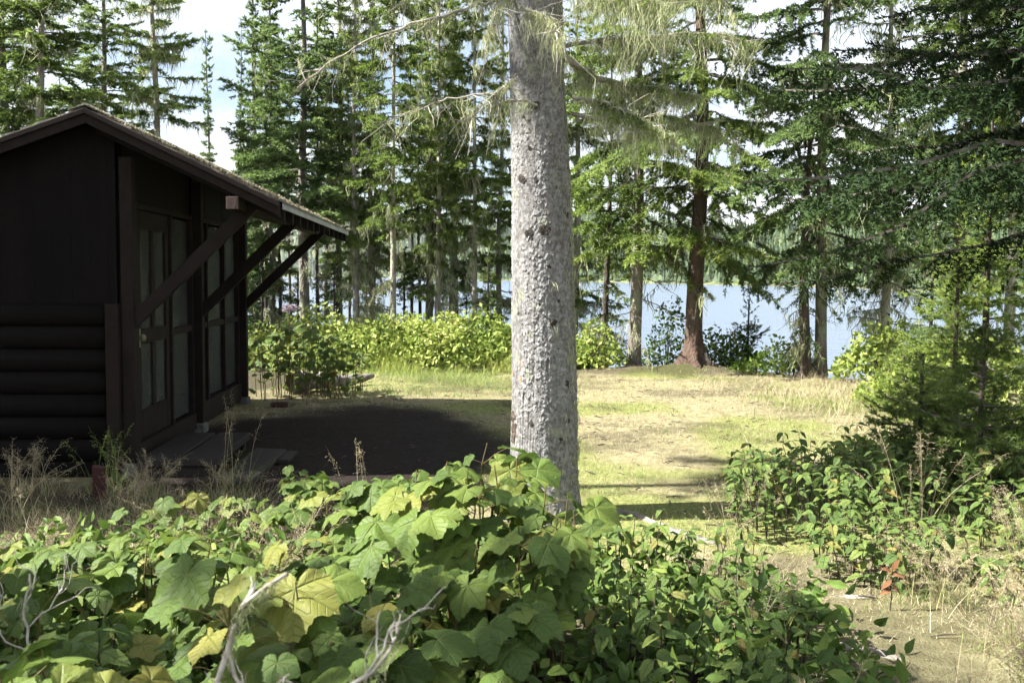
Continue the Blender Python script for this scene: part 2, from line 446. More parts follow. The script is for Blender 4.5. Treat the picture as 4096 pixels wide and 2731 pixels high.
def ground_mat():
    m, nt, n, l, b, out = mat('dry_lawn_and_soil')
    a = attr(n, 'v'); g = attr(n, 'green')
    x = noise(n, l, 9, 6); straw = ramp(n, [(0.28, (0.125, 0.105, 0.062)), (0.5, (0.235, 0.21, 0.122)), (0.75, (0.33, 0.31, 0.19))]); l.new(x.outputs[0], straw.inputs[0])
    y = noise(n, l, 30, 5); grn = ramp(n, [(0.3, (0.11, 0.13, 0.04)), (0.7, (0.25, 0.26, 0.09))]); l.new(y.outputs[0], grn.inputs[0])
    col = mixc(n, l, g.outputs['Fac'], straw.outputs[0], grn.outputs[0])
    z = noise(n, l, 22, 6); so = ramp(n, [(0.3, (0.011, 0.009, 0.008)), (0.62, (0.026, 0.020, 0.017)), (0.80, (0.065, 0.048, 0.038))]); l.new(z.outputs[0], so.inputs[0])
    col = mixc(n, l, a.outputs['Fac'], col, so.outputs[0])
    l.new(col, b.inputs['Base Color']); b.inputs['Roughness'].default_value = 0.95; b.inputs['Specular IOR Level'].default_value = 0.1
    w = noise(n, l, 70, 6); bump(n, l, b, w.outputs[0], 0.8, 0.02)
    return m
M['ground'] = ground_mat()

def water_mat():
    m, nt, n, l, b, out = mat('lake_water')
    b.inputs['Base Color'].default_value = (0.10, 0.135, 0.18, 1)
    b.inputs['Roughness'].default_value = 0.28
    b.inputs['IOR'].default_value = 1.33
    x = noise(n, l, 0.9, 4, stretch=(0.7, 1.6, 1)); y = noise(n, l, 0.12, 3, stretch=(0.4, 1.4, 1))
    h = math_n(n, l, 'ADD', x.outputs[0], math_n(n, l, 'MULTIPLY', y.outputs[0], 1.2))
    bump(n, l, b, h, 0.6, 0.35)
    return m
M['water'] = water_mat()
M['hill'] = simple('far_hillside_ground', [(0.3, (0.05, 0.075, 0.025)), (0.7, (0.13, 0.15, 0.055))], 0.05, 0.95)
M['shore'] = simple('pale_shore_stones', [(0.3, (0.06, 0.06, 0.04)), (0.7, (0.20, 0.18, 0.14))], 0.3, 0.95)

def screen_mat():
    m, nt, n, l, b, out = mat('insect_screen')
    x = noise(n, l, 3, 4)
    r = ramp(n, [(0.3, (0.022, 0.025, 0.025)), (0.7, (0.044, 0.049, 0.048))]); l.new(x.outputs[0], r.inputs[0])
    l.new(r.outputs[0], b.inputs['Base Color']); b.inputs['Roughness'].default_value = 0.6
    t = n.new('ShaderNodeBsdfTransparent'); mx = n.new('ShaderNodeMixShader'); mx.inputs[0].default_value = 0.55
    l.new(t.outputs[0], mx.inputs[1]); l.new(b.outputs[0], mx.inputs[2]); l.new(mx.outputs[0], out.inputs[0])
    return m
M['screen'] = screen_mat()

# ------------------------------------------------------------------ ground
LAKE_Z = -1.9
def bank(x):                      # where the lawn breaks down towards the water
    return 16.6 + 3.2 * sstep(1.2, -2.5, x) - 1.2 * sstep(3.6, 5.2, x) + 1.0 * sstep(6, 9, x)

def gz(x, y):
    x = np.asarray(x, float); y = np.asarray(y, float)
    z = 0.05 * (fbm(x * 0.5, y * 0.5, 3, 3) - 0.5) + 0.02 * (fbm(x * 2.2, y * 2.2, 9, 3) - 0.5)
    b = bank(x) + 0.5 * (fbm(x * 0.8, 0 * x, 5, 2) - 0.5)
    steep = 0.30 - 0.20 * sstep(1.0, -3.0, x)
    z = z - np.clip(y - b, 0, 200) * steep * sstep(0, 2.0, y - b)
    z = z + 0.10 * np.exp(-((x - 3.15) ** 2 / 1.3 + (y - 16.8) ** 2 / 0.6)) * (0.6 + 0.8 * vnoise(x * 3, y * 3, 2))
    z = z + 0.06 * np.exp(-((x - 2.1) ** 2 / 0.9 + (y - 16.6) ** 2 / 0.4))
    return np.maximum(z, -4.0)

def soil_shade_mask(x, y):
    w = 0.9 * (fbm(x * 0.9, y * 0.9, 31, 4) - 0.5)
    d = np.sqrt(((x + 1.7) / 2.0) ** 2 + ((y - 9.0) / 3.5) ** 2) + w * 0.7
    s = 1 - sstep(0.75, 1.15, d)  # bare soil, darkened and widened to deepen the cabin's cast shadow
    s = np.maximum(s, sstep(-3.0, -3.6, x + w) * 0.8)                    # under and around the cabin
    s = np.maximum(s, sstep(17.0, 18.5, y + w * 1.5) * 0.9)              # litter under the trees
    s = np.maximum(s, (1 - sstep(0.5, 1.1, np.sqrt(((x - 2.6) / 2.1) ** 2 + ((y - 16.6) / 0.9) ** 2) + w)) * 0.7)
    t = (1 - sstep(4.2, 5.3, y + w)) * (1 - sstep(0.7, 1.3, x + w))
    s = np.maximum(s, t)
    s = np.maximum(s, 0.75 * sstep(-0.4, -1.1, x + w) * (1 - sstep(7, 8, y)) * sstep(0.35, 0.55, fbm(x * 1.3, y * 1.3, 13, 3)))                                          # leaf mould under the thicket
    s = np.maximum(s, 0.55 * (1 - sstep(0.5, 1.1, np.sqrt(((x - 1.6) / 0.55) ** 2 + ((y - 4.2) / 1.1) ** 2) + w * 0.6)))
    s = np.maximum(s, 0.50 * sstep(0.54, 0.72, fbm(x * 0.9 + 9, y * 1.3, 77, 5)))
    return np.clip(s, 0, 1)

def green_mask(x, y):
    g = sstep(0.44, 0.66, fbm(x * 0.75, y * 0.75, 55, 5))
    g = np.maximum(g * 0.95, 0.8 * np.exp(-(((x - 2.9) / 1.0) ** 2 + ((y - 9.6) / 0.9) ** 2)))
    g = np.maximum(g, 0.9 * np.exp(-(((x + 0.2) / 0.7) ** 2 + ((y - 9.2) / 1.6) ** 2)))
    g = np.maximum(g, 0.85 * np.exp(-(((x + 1.2) / 2.0) ** 2 + ((y - 14.6) / 1.3) ** 2)))
    g = g * (0.25 + 0.75 * sstep(4.6, 5.8, y + 0.6 * (fbm(x * 2, y * 2, 4, 2) - 0.5)))
    return np.clip(g, 0, 1)

def ground_mesh():
    xs = np.concatenate([np.linspace(-90, -9, 28)[:-1], np.arange(-9, 9, 0.12), np.linspace(9, 90, 28)])
    ys = np.concatenate([np.linspace(-40, 0, 12)[:-1], np.arange(0, 19, 0.12), np.linspace(19, 34, 50)[:-1], np.linspace(34, 110, 20)])
    X, Y = np.meshgrid(xs, ys)
    Z = gz(X, Y) + 0.012 * (fbm(X * 6, Y * 6, 21, 2) - 0.5)
    V = np.stack([X, Y, Z], -1).reshape(-1, 3)
    nx, ny = len(xs), len(ys)
    j, i = np.meshgrid(np.arange(ny - 1), np.arange(nx - 1), indexing='ij')
    b = (j * nx + i).reshape(-1)
    F = np.concatenate([np.stack([b, b + 1, b + nx + 1], 1), np.stack([b, b + nx + 1, b + nx], 1)])
    a = Acc(); a.add(V, F, soil_shade_mask(X, Y).reshape(-1))
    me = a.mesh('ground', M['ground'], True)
    at = me.attributes.new('green', 'FLOAT', 'POINT')
    at.data.foreach_set('value', green_mask(X, Y).reshape(-1).astype(np.float32))
    return me
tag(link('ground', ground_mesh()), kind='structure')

# lake: one sheet out to the far shore, and the wooded hills beyond it
acc = Acc()
acc.add([(-3000, 20, LAKE_Z), (3000, 20, LAKE_Z), (3000, 4500, LAKE_Z), (-3000, 4500, LAKE_Z)], [(0, 1, 2), (0, 2, 3)])
tag(link('lake', acc.mesh('lake', M['water'])), kind='structure')

SH = np.array([(-1500, 1500), (-700, 1450), (-330, 1400), (-145, 1150), (-40, 800), (40, 600), (84, 480), (112, 350), (113, 280), (150, 225), (230, 190), (420, 150)], float)
def shore_curve(n):
    t = np.linspace(0, len(SH) - 1, n)
    return np.c_[np.interp(t, np.arange(len(SH)), SH[:, 0]), np.interp(t, np.arange(len(SH)), SH[:, 1])]
sp = shore_curve(160)
dirs = norm(sp)                                            # inland, away from the camera
rows = []
dist = np.linalg.norm(sp, axis=1)
wav = fbm(np.arange(160) * 0.09, np.zeros(160), 12, 3)
for k, f in enumerate([0.0, 0.01, 0.06, 0.14, 0.26, 0.42, 0.6, 1.0]):
    q = sp + dirs * (dist * f)[:, None] + dirs * 4
    el = np.array([0.0, 0.0012, 0.010, 0.022, 0.036, 0.048, 0.052, 0.02])[k] * (0.72 + 0.55 * wav)
    z = LAKE_Z + 0.2 + el * np.linalg.norm(q, axis=1) if k else np.full(160, LAKE_Z - 0.4)
    rows.append(np.c_[q, z])
HV = np.array(rows)
nr, nc = HV.shape[:2]
j, i = np.meshgrid(np.arange(nr - 1), np.arange(nc - 1), indexing='ij')
b = (j * nc + i).reshape(-1)
acc = Acc(); acc.add(HV.reshape(-1, 3), np.concatenate([np.stack([b, b + 1, b + nc + 1], 1), np.stack([b, b + nc + 1, b + nc], 1)]))
tag(link('far_hills', acc.mesh('far_hills', M['hill'], True)), kind='structure')
# strip of pale stones along the far shore
acc = Acc()
q0 = np.c_[sp - dirs * 1.0, np.full(160, LAKE_Z - 0.2)]; q1 = np.c_[sp + dirs * 3.0, np.full(160, LAKE_Z + 0.05) + 1.1 * wav * vnoise(np.arange(160) * 0.8, np.zeros(160), 3)]
V = np.concatenate([q0, q1]); bb = np.arange(159)
acc.add(V, np.concatenate([np.stack([bb, bb + 1, bb + 161], 1), np.stack([bb, bb + 161, bb + 160], 1)]))
tag(link('far_shore', acc.mesh('far_shore', M['shore'])), kind='structure')

rng = np.random.default_rng(5)
acc = Acc()
NT = 7000
c = rng.uniform(0, nc - 1.001, NT); r_ = (rng.uniform(0, 1, NT) ** 1.3) * (nr - 2.001) + 0.9
ci, ri = c.astype(int), np.minimum(r_.astype(int), nr - 2)
fc, fr = (c - ci)[:, None], np.clip(r_ - ri, 0, 1)[:, None]
P = (HV[ri, ci] * (1 - fc) + HV[ri, ci + 1] * fc) * (1 - fr) + (HV[ri + 1, ci] * (1 - fc) + HV[ri + 1, ci + 1] * fc) * fr
h = rng.uniform(6, 12, NT) * (0.75 + 0.0006 * np.linalg.norm(P[:, :2], axis=1)); w_ = h * rng.uniform(0.13, 0.24, NT)
for lev in range(3):                                        # stacked ragged cones
    z0, z1 = [(0.08, 0.55), (0.32, 0.8), (0.58, 1.0)][lev]; rr = [1.0, 0.72, 0.42][lev]
    an = rng.uniform(0, 2 * PI, NT)[:, None] + np.arange(5) / 5 * 2 * PI
    rad = (w_ * rr)[:, None] * rng.uniform(0.6, 1.3, (NT, 5))
    ring = np.stack([P[:, 0:1] + np.cos(an) * rad, P[:, 1:2] + np.sin(an) * rad, P[:, 2:3] + (h * z0)[:, None] * rng.uniform(0.8, 1.2, (NT, 5))], -1)
    top = P + np.c_[np.zeros((NT, 2)), h * z1]
    V = np.concatenate([ring, top[:, None]], 1).reshape(-1, 3)
    bb = np.arange(NT)[:, None] * 6; ii = np.arange(5)[None]
    F = np.stack([bb + ii, bb + (ii + 1) % 5, bb + 5 + 0 * ii], -1).reshape(-1, 3)
    acc.add(V, F, np.repeat(np.clip(rng.normal(0.5, 0.25, NT), 0, 1), 6))
tag(link('far_forest', acc.mesh('far_forest', M['hilltree'])), kind='stuff', label='pale green conifer forest on the hills across the lake', cat='forest')

# ------------------------------------------------------------------ cabin
CX, CY, CROT = -3.065, 7.8, R(3.6)
cabin = thing('cabin', 'dark brown wooden cabin with screened porch and braced overhanging roof', 'cabin', (CX, CY, 0), CROT)

def bm_obj(name, bm, m, parent, smooth=False):
    me = bpy.data.meshes.new(name)
    bm.to_mesh(me); bm.free()
    me.materials.append(m)
    if smooth:
        for p in me.polygons: p.use_smooth = True
    return link(name, me, parent)

def box(name, lo, hi, m, parent, bev=0.004, jit=0.0, rng=None):
    bm = bmesh.new()
    bmesh.ops.create_cube(bm, size=1.0)
    lo, hi = Vector(lo), Vector(hi)
    for v in bm.verts:
        v.co = Vector([lo[k] + (v.co[k] + 0.5) * (hi[k] - lo[k]) for k in range(3)])
    if bev:
        bmesh.ops.bevel(bm, geom=bm.edges[:], offset=bev, segments=1, affect='EDGES', profile=0.6)
    return bm_obj(name, bm, m, parent)

def prism(name, pts, y0, y1, m, parent, axis='y', bev=0.003):
    bm = bmesh.new()
    f = lambda p, t: (p[0], t, p[1]) if axis == 'y' else (t, p[0], p[1])
    a = [bm.verts.new(f(p, y0)) for p in pts]; b_ = [bm.verts.new(f(p, y1)) for p in pts]
    bm.faces.new(a[::-1]); bm.faces.new(b_)
    for k in range(len(pts)):
        bm.faces.new((a[k], a[(k + 1) % len(pts)], b_[(k + 1) % len(pts)], b_[k]))
    bmesh.ops.recalc_face_normals(bm, faces=bm.faces[:])
    if bev: bmesh.ops.bevel(bm, geom=bm.edges[:], offset=bev, segments=1, affect='EDGES')
    return bm_obj(name, bm, m, parent)

RX, RZ, SR, SL = -0.15, 2.86, 0.476, 0.375        # ridge x, z; right and left slopes
EX, LX = 1.30, -4.55                              # right and left eave
YF, YB, WL, WW = -0.25, 4.62, 4.4, 4.0
def roof_z(x): return RZ - (SR * (x - RX) if x > RX else SL * (RX - x))
rng = np.random.default_rng(11)

# gable: vertical boards above (ragged lower ends), half-round log siding below
x = -WW
k = 0
while x < -0.03:
    w = min(0.14, -0.02 - x)
    if w < 0.05: break
    low = 1.35 + rng.choice([-0.028, 0.0, 0.012, -0.012]) 
    y0 = -0.026 - rng.uniform(0, 0.0022)
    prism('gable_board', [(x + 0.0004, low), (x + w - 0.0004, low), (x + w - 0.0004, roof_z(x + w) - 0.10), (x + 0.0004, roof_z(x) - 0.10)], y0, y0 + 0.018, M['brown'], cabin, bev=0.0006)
    x += w; k += 1
z = 1.36
while z > 0.10:
    pts = []
    for t in np.linspace(0, 1, 9):
        pts.append((-0.012 - 0.048 * math.sin(PI * min(max(t * 1.05, 0.04), 1)) ** 0.55, z - 0.176 * t))
    bm = bmesh.new()
    pts = [(0.02, z)] + pts + [(0.02, z - 0.176)]
    A = [bm.verts.new((-WW, p[0], p[1])) for p in pts]; B = [bm.verts.new((-0.105, p[0], p[1])) for p in pts]
    for k in range(len(pts) - 1): bm.faces.new((A[k], A[k + 1], B[k + 1], B[k]))
    bm.faces.new(A); bm.faces.new(B[::-1])
    bmesh.ops.recalc_face_normals(bm, faces=bm.faces[:])
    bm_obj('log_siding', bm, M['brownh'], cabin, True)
    z -= 0.178
# back of the gable and the other walls (closed shell)
prism('wall', [(-WW, 0.05), (-0.11, 0.05), (-0.11, roof_z(-0.11) - 0.12), (RX, RZ - 0.12), (-WW, roof_z(-WW) - 0.12)], 0.022, 0.06, M['brown'], cabin, bev=0)
prism('wall', [(-WW, 0.05), (-0.05, 0.05), (-0.05, roof_z(-0.05) - 0.12), (RX, RZ - 0.12), (-WW, roof_z(-WW) - 0.12)], WL - 0.03, WL + 0.02, M['brown'], cabin, bev=0)
box('wall', (-WW - 0.04, 0.02, 0.05), (-WW - 0.002, WL - 0.03, roof_z(-WW) - 0.12), M['brown'], cabin)
box('floor', (-WW, 0.06, 0.06), (-0.06, WL - 0.031, 0.12), M['step'], cabin)
box('corner_board', (-0.104, -0.075, 0.05), (-0.004, 0.018, 1.36), M['trim'], cabin)
box('corner_board', (-0.10, -0.020, 1.362), (-0.06, 0.018, 2.60), M['trim'], cabin)
# posts, braces, footings
for y in (0.04, 2.2, 4.36):
    top = 2.50
    box('post', (0.0, y - 0.05, 0.10), (0.10, y + 0.05, top), M['trim'], cabin, 0.006)
    box('footing', (-0.02, y - 0.075, -0.12), (0.12, y + 0.075, 0.098), M['concrete'], cabin, 0.015)
    a0, a1 = Vector((0.085, y, 1.225)), Vector((0.99, y, 2.115))
    d = (a1 - a0).normalized(); L = (a1 - a0).length
    bm = bmesh.new(); bmesh.ops.create_cube(bm, size=1)
    for v in bm.verts: v.co = Vector((v.co.x * (L + 0.10), v.co.y * 0.058, v.co.z * 0.105))
    bmesh.ops.bevel(bm, geom=bm.edges[:], offset=0.004, segments=1, affect='EDGES')
    br = bm_obj('brace', bm, M['trim'], cabin)
    br.matrix_parent_inverse = Matrix()
    br.location = (a0 + a1) / 2
    br.rotation_euler = (0, -math.atan2(d.z, d.x), 0)
# purlin beam under the rafters with a rough end
box('purlin', (0.88, YF - 0.02, 2.085), (0.975, YB - 0.06, 2.185), M['trim'], cabin)
box('purlin_end', (0.882, YF - 0.040, 2.087), (0.973, YF - 0.0205, 2.183), M['beamend'], cabin, 0.003)
# rafters
y = YF + 0.30
nraf = 12
for k in range(nraf):
    y = YF + 0.22 + k * (YB - YF - 0.30) / (nraf - 1)
    prism('rafter', [(RX, RZ - 0.075), (EX - 0.02, roof_z(EX - 0.02) - 0.075), (EX - 0.02, roof_z(EX - 0.02) - 0.175), (RX, RZ - 0.185)], y - 0.02, y + 0.02, M['trim'], cabin, bev=0.002)
# roof: sheathing, shingle courses, rake boards, drip edge, moss
def slope(sign, xe):
    sl = SR if sign > 0 else SL
    prism('roof_deck', [(RX, RZ - 0.045), (xe, roof_z(xe) - 0.045), (xe, roof_z(xe) - 0.073), (RX, RZ - 0.073)], YF + 0.01, YB, M['brown'], cabin, bev=0)
    L = abs(xe - RX) * math.hypot(1, sl)
    n = int(L / 0.14)
    for k in range(n):
        t0, t1 = k / n, min(1.015, (k + 1.55) / n)
        x0, x1 = RX + (xe - RX) * t0, RX + (xe - RX) * t1
        j = rng.uniform(-0.006, 0.006)
        zz = lambda x: RZ - sl * abs(x - RX)
        prism('shingle_course', [(x0, zz(x0) - 0.043 + 0.0006 * k), (x1, zz(x1) - 0.028 + 0.0006 * k), (x1, zz(x1) - 0.012 + j * 0.3), (x0, zz(x0) - 0.037 + 0.0006 * k)], YF - 0.012 + rng.uniform(-0.012, 0.008), YB + 0.01, M['shingle'], cabin, bev=0)
slope(1, EX); slope(-1, LX)
prism('ridge_cap', [(RX - 0.13, RZ - 0.13 * SL - 0.004), (RX, RZ + 0.008), (RX + 0.13, RZ - 0.13 * SR - 0.004), (RX, RZ - 0.010)], YF - 0.02, YB + 0.015, M['shingle'], cabin, bev=0)
for (xa, xb) in ((RX, EX - 0.02), (RX, LX)):
    for yy in (YF - 0.018, YB - 0.02):
        prism('rake_board', [(xa, roof_z(xa) - 0.050), (xb, roof_z(xb) - 0.050), (xb, roof_z(xb) - 0.142), (xa, roof_z(xa) - 0.145)], yy, yy + 0.026, M['trim'], cabin, bev=0.003)
        prism('rake_trim', [(xa, roof_z(xa) - 0.034), (xb, roof_z(xb) - 0.034), (xb, roof_z(xb) - 0.074), (xa, roof_z(xa) - 0.074)], yy - 0.020 if yy < 0 else yy + 0.0275, yy - 0.001 if yy < 0 else yy + 0.045, M['trim'], cabin, bev=0.003)
box('drip_edge', (EX - 0.004, YF - 0.005, roof_z(EX) - 0.078), (EX + 0.008, YB, roof_z(EX) - 0.026), M['metal'], cabin, 0.002)
acc = Acc()                                       # moss and litter on the shingles
n = 2600
t = rng.uniform(0, 1, n) ** 0.7; px = RX + (EX - RX) * t
py = np.where(rng.random(n) < 0.55, YF - 0.02 + rng.exponential(0.06, n), rng.uniform(YF, YB, n))
keep = vnoise(px * 9, py * 5, 4) > 0.30
px, py = px[keep], py[keep]
P = np.c_[px, py, RZ - SR * (px - RX) - 0.015 + rng.uniform(0, 0.006, len(px))]
needles(acc, P, np.tile([[0, 0, 1.0]], (len(P), 1)), rng, 2, 0.020, 0.016, rng.uniform(0, 1, len(P)), lo=15, hi=85)
tag(link('roof_moss', acc.mesh('roof_moss', M['litter']), cabin), kind='stuff')
# screened front: sill, rails, mullions, screens, boards above
box('sill', (-0.05, 0.092, 0.05), (0.035, 2.148, 0.20), M['trim'], cabin)
box('sill', (-0.05, 2.252, 0.05), (0.035, 4.308, 0.27), M['trim'], cabin)
def panel(y0, y1, z0, z1, rail=1.06):
    box('screen', (-0.034, y0 + 0.02, z0 + 0.02), (-0.030, y1 - 0.02, rail - 0.015), M['screen'], cabin, 0)
    box('screen', (-0.034, y0 + 0.02, rail + 0.015), (-0.030, y1 - 0.02, z1 - 0.02), M['screen'], cabin, 0)
    box('rail', (-0.048, y0 + 0.022, rail - 0.03), (0.010, y1 - 0.022, rail + 0.03), M['trim'], cabin)
    box('mullion', (-0.05, y0 - 0.022, z0), (0.018, y0 + 0.022, z1), M['trim'], cabin)
    box('mullion', (-0.05, y1 - 0.022, z0), (0.018, y1 + 0.022, z1), M['trim'], cabin) if (y1 in (0.37, 2.125, 4.285)) else None
panel(0.115, 0.37, 0.201, 2.13)
panel(1.39, 2.125, 0.201, 2.13)
for a_, b_ in ((2.275, 2.75), (2.75, 3.55), (3.55, 4.285)):
    panel(a_, b_, 0.271, 2.13)
for a_, b_ in ((0.092, 0.38), (0.382, 1.36), (1.362, 2.148), (2.252, 2.75), (2.752, 3.55), (3.552, 4.308)):
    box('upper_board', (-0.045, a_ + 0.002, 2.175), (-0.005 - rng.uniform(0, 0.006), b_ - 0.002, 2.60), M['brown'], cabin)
box('head_rail', (-0.05, 0.092, 2.131), (0.02, 2.148, 2.174), M['trim'], cabin)
box('head_rail', (-0.05, 2.252, 2.131), (0.02, 4.308, 2.174), M['trim'], cabin)
# door
door = box('door', (-0.040, 0.400, 0.21), (0.0, 0.500, 2.12), M['trim'], cabin)
dd = []
for lo, hi in (((-0.04, 1.235, 0.21), (0.0, 1.335, 2.12)), ((-0.04, 0.502, 0.21), (0.0, 1.233, 0.46)), ((-0.04, 0.502, 1.01), (0.0, 1.233, 1.13)),
               ((-0.04, 0.502, 1.97), (0.0, 1.233, 2.12)), ((-0.038, 0.82, 0.462), (-0.002, 0.915, 1.008)), ((-0.038, 0.82, 1.132), (-0.002, 0.915, 1.968))):
    box('door_rail', lo, hi, M['trim'], door)
for (a_, b_) in ((0.50, 0.82), (0.915, 1.235)):
    for (c_, d_) in ((0.46, 1.01), (1.13, 1.97)):
        box('door_screen', (-0.022, a_, c_), (-0.018, b_, d_), M['screen'], door, 0)
bm = bmesh.new(); bmesh.ops.create_uvsphere(bm, u_segments=14, v_segments=8, radius=0.024)
for v in bm.verts: v.co = Vector((v.co.x * 1.1 + 0.028, v.co.y + 0.45, v.co.z * 1.3 + 1.065))
bm_obj('door_knob', bm, M['knobm'], door, True)
box('knob_plate', (0.001, 0.432, 0.985), (0.006, 0.468, 1.14), M['knobm'], door, 0.002)

# ------------------------------------------------------------------ step, plank, stake, brick, log
step = thing('wooden_step', 'two-plank dark brown wooden step below the cabin door', 'step', (-2.66, 8.40, 0), CROT)
box('plank', (-0.31, -0.66, 0.085), (-0.015, 0.66, 0.15), M['step'], step, 0.008)
box('plank', (0.015, -0.64, 0.082), (0.30, 0.68, 0.147), M['step'], step, 0.008)
box('riser', (-0.29, -0.60, -0.10), (0.27, -0.55, 0.081), M['step'], step, 0.004)
box('riser', (-0.29, 0.56, -0.10), (0.27, 0.61, 0.081), M['step'], step, 0.004)
pl = box('loose_plank', (-0.14, -0.72, -0.01), (0.14, 0.72, 0.035), M['step'], None, 0.008)
pl.location = (-2.12, 8.1, 0.012); pl.rotation_euler = (0, 0.04, R(2))
tag(pl, 'low dark plank lying flat on the bare soil beside the step', 'plank')
box('end_block', (0.145, 0.25, -0.01), (0.24, 0.70, 0.028), M['step'], pl, 0.006)
st = thing('stake', 'short dull red square stake standing in dry grass near the cabin corner', 'stake', (-2.93, 7.0, 0), 0.3)
bm = bmesh.new(); bmesh.ops.create_cube(bm, size=1)
for v in bm.verts: v.co = Vector((v.co.x * 0.085, v.co.y * 0.07, (v.co.z + 0.5) * 0.30 - 0.08 + (0.02 if v.co.x < 0 and v.co.z > 0 else 0)))
bmesh.ops.bevel(bm, geom=bm.edges[:], offset=0.005, segments=1, affect='EDGES')
bm_obj('shaft', bm, M['red'], st)
bk = box('brick', (-0.10, -0.05, 0), (0.10, 0.05, 0.06), M['brick'], None, 0.008)
bk.location = (-2.78, 11.85, float(gz(-2.78, 11.85)) - 0.005); bk.rotation_euler = (0, 0, 0.2)
tag(bk, 'small dark brick lying on the bare ground past the cabin posts', 'brick')

def rough_tube(name, pts, rads, m, parent=None, sides=12, seed=1, amp=0.12, smooth=True, cap=True):
    rg = np.random.default_rng(seed)
    pts = np.asarray(pts, float); rads = np.asarray(rads, float)
    acc = Acc(); tubes(acc, pts[None], rads[None], sides)
    V = acc.V[0].reshape(len(pts), sides, 3)
    nz = 1 + amp * (rg.random((len(pts), sides)) - 0.5) * 2
    V = pts[:, None] + (V - pts[:, None]) * nz[..., None]
    acc.V[0] = V.reshape(-1, 3)
    if cap:
        for e, o in ((0, 0), (len(pts) - 1, (len(pts) - 1) * sides)):
            base = acc.n; acc.add(pts[e][None], np.zeros((0, 3), int))
            ii = np.arange(sides)
            acc.F.append(np.stack([o + ii, o + (ii + 1) % sides, np.full(sides, base)], 1)); acc.M.append(np.zeros(sides))
    return link(name, acc.mesh(name, m, smooth), parent)

t = np.linspace(0, 1, 16)
lg = rough_tube('fallen_log', np.c_[-2.95 + 0.95 * t, 13.2 + 1.15 * t, 0.13 + 0.02 * np.sin(t * 7)], (0.13 - 0.085 * t ** 1.3 + 0.012 * np.sin(t * 19)) * np.where(t > 0.97, 0.5, 1), M['deadlog'], None, 12, 3, 0.30)
tag(lg, 'grey weathered fallen log at the foot of the leafy shrub', 'log')

# ------------------------------------------------------------------ conifers
def branch_set(rng, n, z, az, L, e0, droop, tip, m=9):
    s = np.linspace(0, 1, m)[None]
    L = L[:, None]
    bend = rng.normal(0, 0.18, n)[:, None]
    a = az[:, None] + bend * s
    r = L * s
    zz = z[:, None] + L * (np.tan(e0)[:, None] * s - droop[:, None] * s ** 2 + tip[:, None] * s ** 3)
    P = np.stack([np.cos(a) * r, np.sin(a) * r, zz], -1)
    P[:, 1:, 2] += rng.normal(0, 0.012, (n, m - 1)) * L
    return P

def interp_poly(P, idx, s):
    m = P.shape[1] - 1
    f = np.clip(s, 0, 0.9999) * m; i0 = f.astype(int); fr = (f - i0)[:, None]
    A, B = P[idx, i0], P[idx, i0 + 1]
    return A * (1 - fr) + B * fr, norm(B - A)

def foliage_on(acc, P, L, rng, dens=1.0, k=5, ln=0.05, wd=0.02, step=0.05, sub=0.40, bare=0.12, sdroop=0.25, spacing=0.11, bright=0.0, m=0, curl=0.3):
    n = len(P)
    cnt = np.maximum(2, (L * 2 / spacing * dens)).astype(int)
    idx = np.repeat(np.arange(n), cnt)
    s = rng.uniform(bare, 1.0, len(idx))
    p0, d0 = interp_poly(P, idx, s)
    side = np.where(rng.random(len(idx)) < 0.5, -1, 1)
    up = np.array([0, 0, 1.0])
    lat = norm(np.cross(d0, up)) * side[:, None]
    ang = rng.uniform(R(35), R(70), len(idx))[:, None]
    d1 = norm(d0 * np.cos(ang) + lat * np.sin(ang) + np.c_[np.zeros((len(idx), 2)), rng.normal(-sdroop, 0.18, len(idx))])
    l1 = (sub * L[idx] * (1.02 - s) ** 0.75 + 0.05) * rng.uniform(0.5, 1.15, len(idx))
    l1 = np.minimum(l1, 0.62)
    kk = np.maximum(1, np.round(l1 / step)).astype(int)
    j = np.repeat(np.arange(len(idx)), kk)
    within = np.arange(len(j)) - np.repeat(np.cumsum(kk) - kk, kk)
    tt = (within + rng.uniform(0.2, 0.9, len(j))) / kk[j]
    Q = p0[j] + d1[j] * (l1[j] * tt)[:, None]
    Q[:, 2] -= curl * (l1[j] * tt) ** 2
    rad = np.clip(0.55 * s[j] + 0.45 * tt, 0, 1)
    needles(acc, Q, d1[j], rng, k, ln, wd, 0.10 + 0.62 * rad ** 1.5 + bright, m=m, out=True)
    # along the branch itself
    c2 = np.maximum(2, (L / step)).astype(int); i2 = np.repeat(np.arange(n), c2); s2 = rng.uniform(bare + 0.1, 1, len(i2))
    q2, d2 = interp_poly(P, i2, s2)
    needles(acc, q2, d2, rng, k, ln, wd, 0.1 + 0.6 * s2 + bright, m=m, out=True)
    return p0, d1, l1

def lichen_on(acc, P, rng, n, ln, wd, lo=0.1, hi=0.95, clump=4, spread=0.05):
    idx = rng.integers(0, len(P), n); s = rng.uniform(lo, hi, n)
    p, d = interp_poly(P, idx, s)
    big = np.clip(rng.gamma(1.6, 0.6, n), 0.2, 2.4)
    c = np.repeat(p, clump, 0); bb_ = np.repeat(big, clump); dr = np.repeat(d, clump, 0)
    q = c + dr * (rng.normal(0, spread * 1.6, len(c)) * bb_ ** 0.5)[:, None] + rng.normal(0, spread * 0.5, (len(c), 3)) * np.array([1, 1, 0.3])
    strands(acc, q, rng, ln * bb_ * rng.uniform(0.35, 1.15, len(bb_)), wd, ctr=c, sway=0.30)

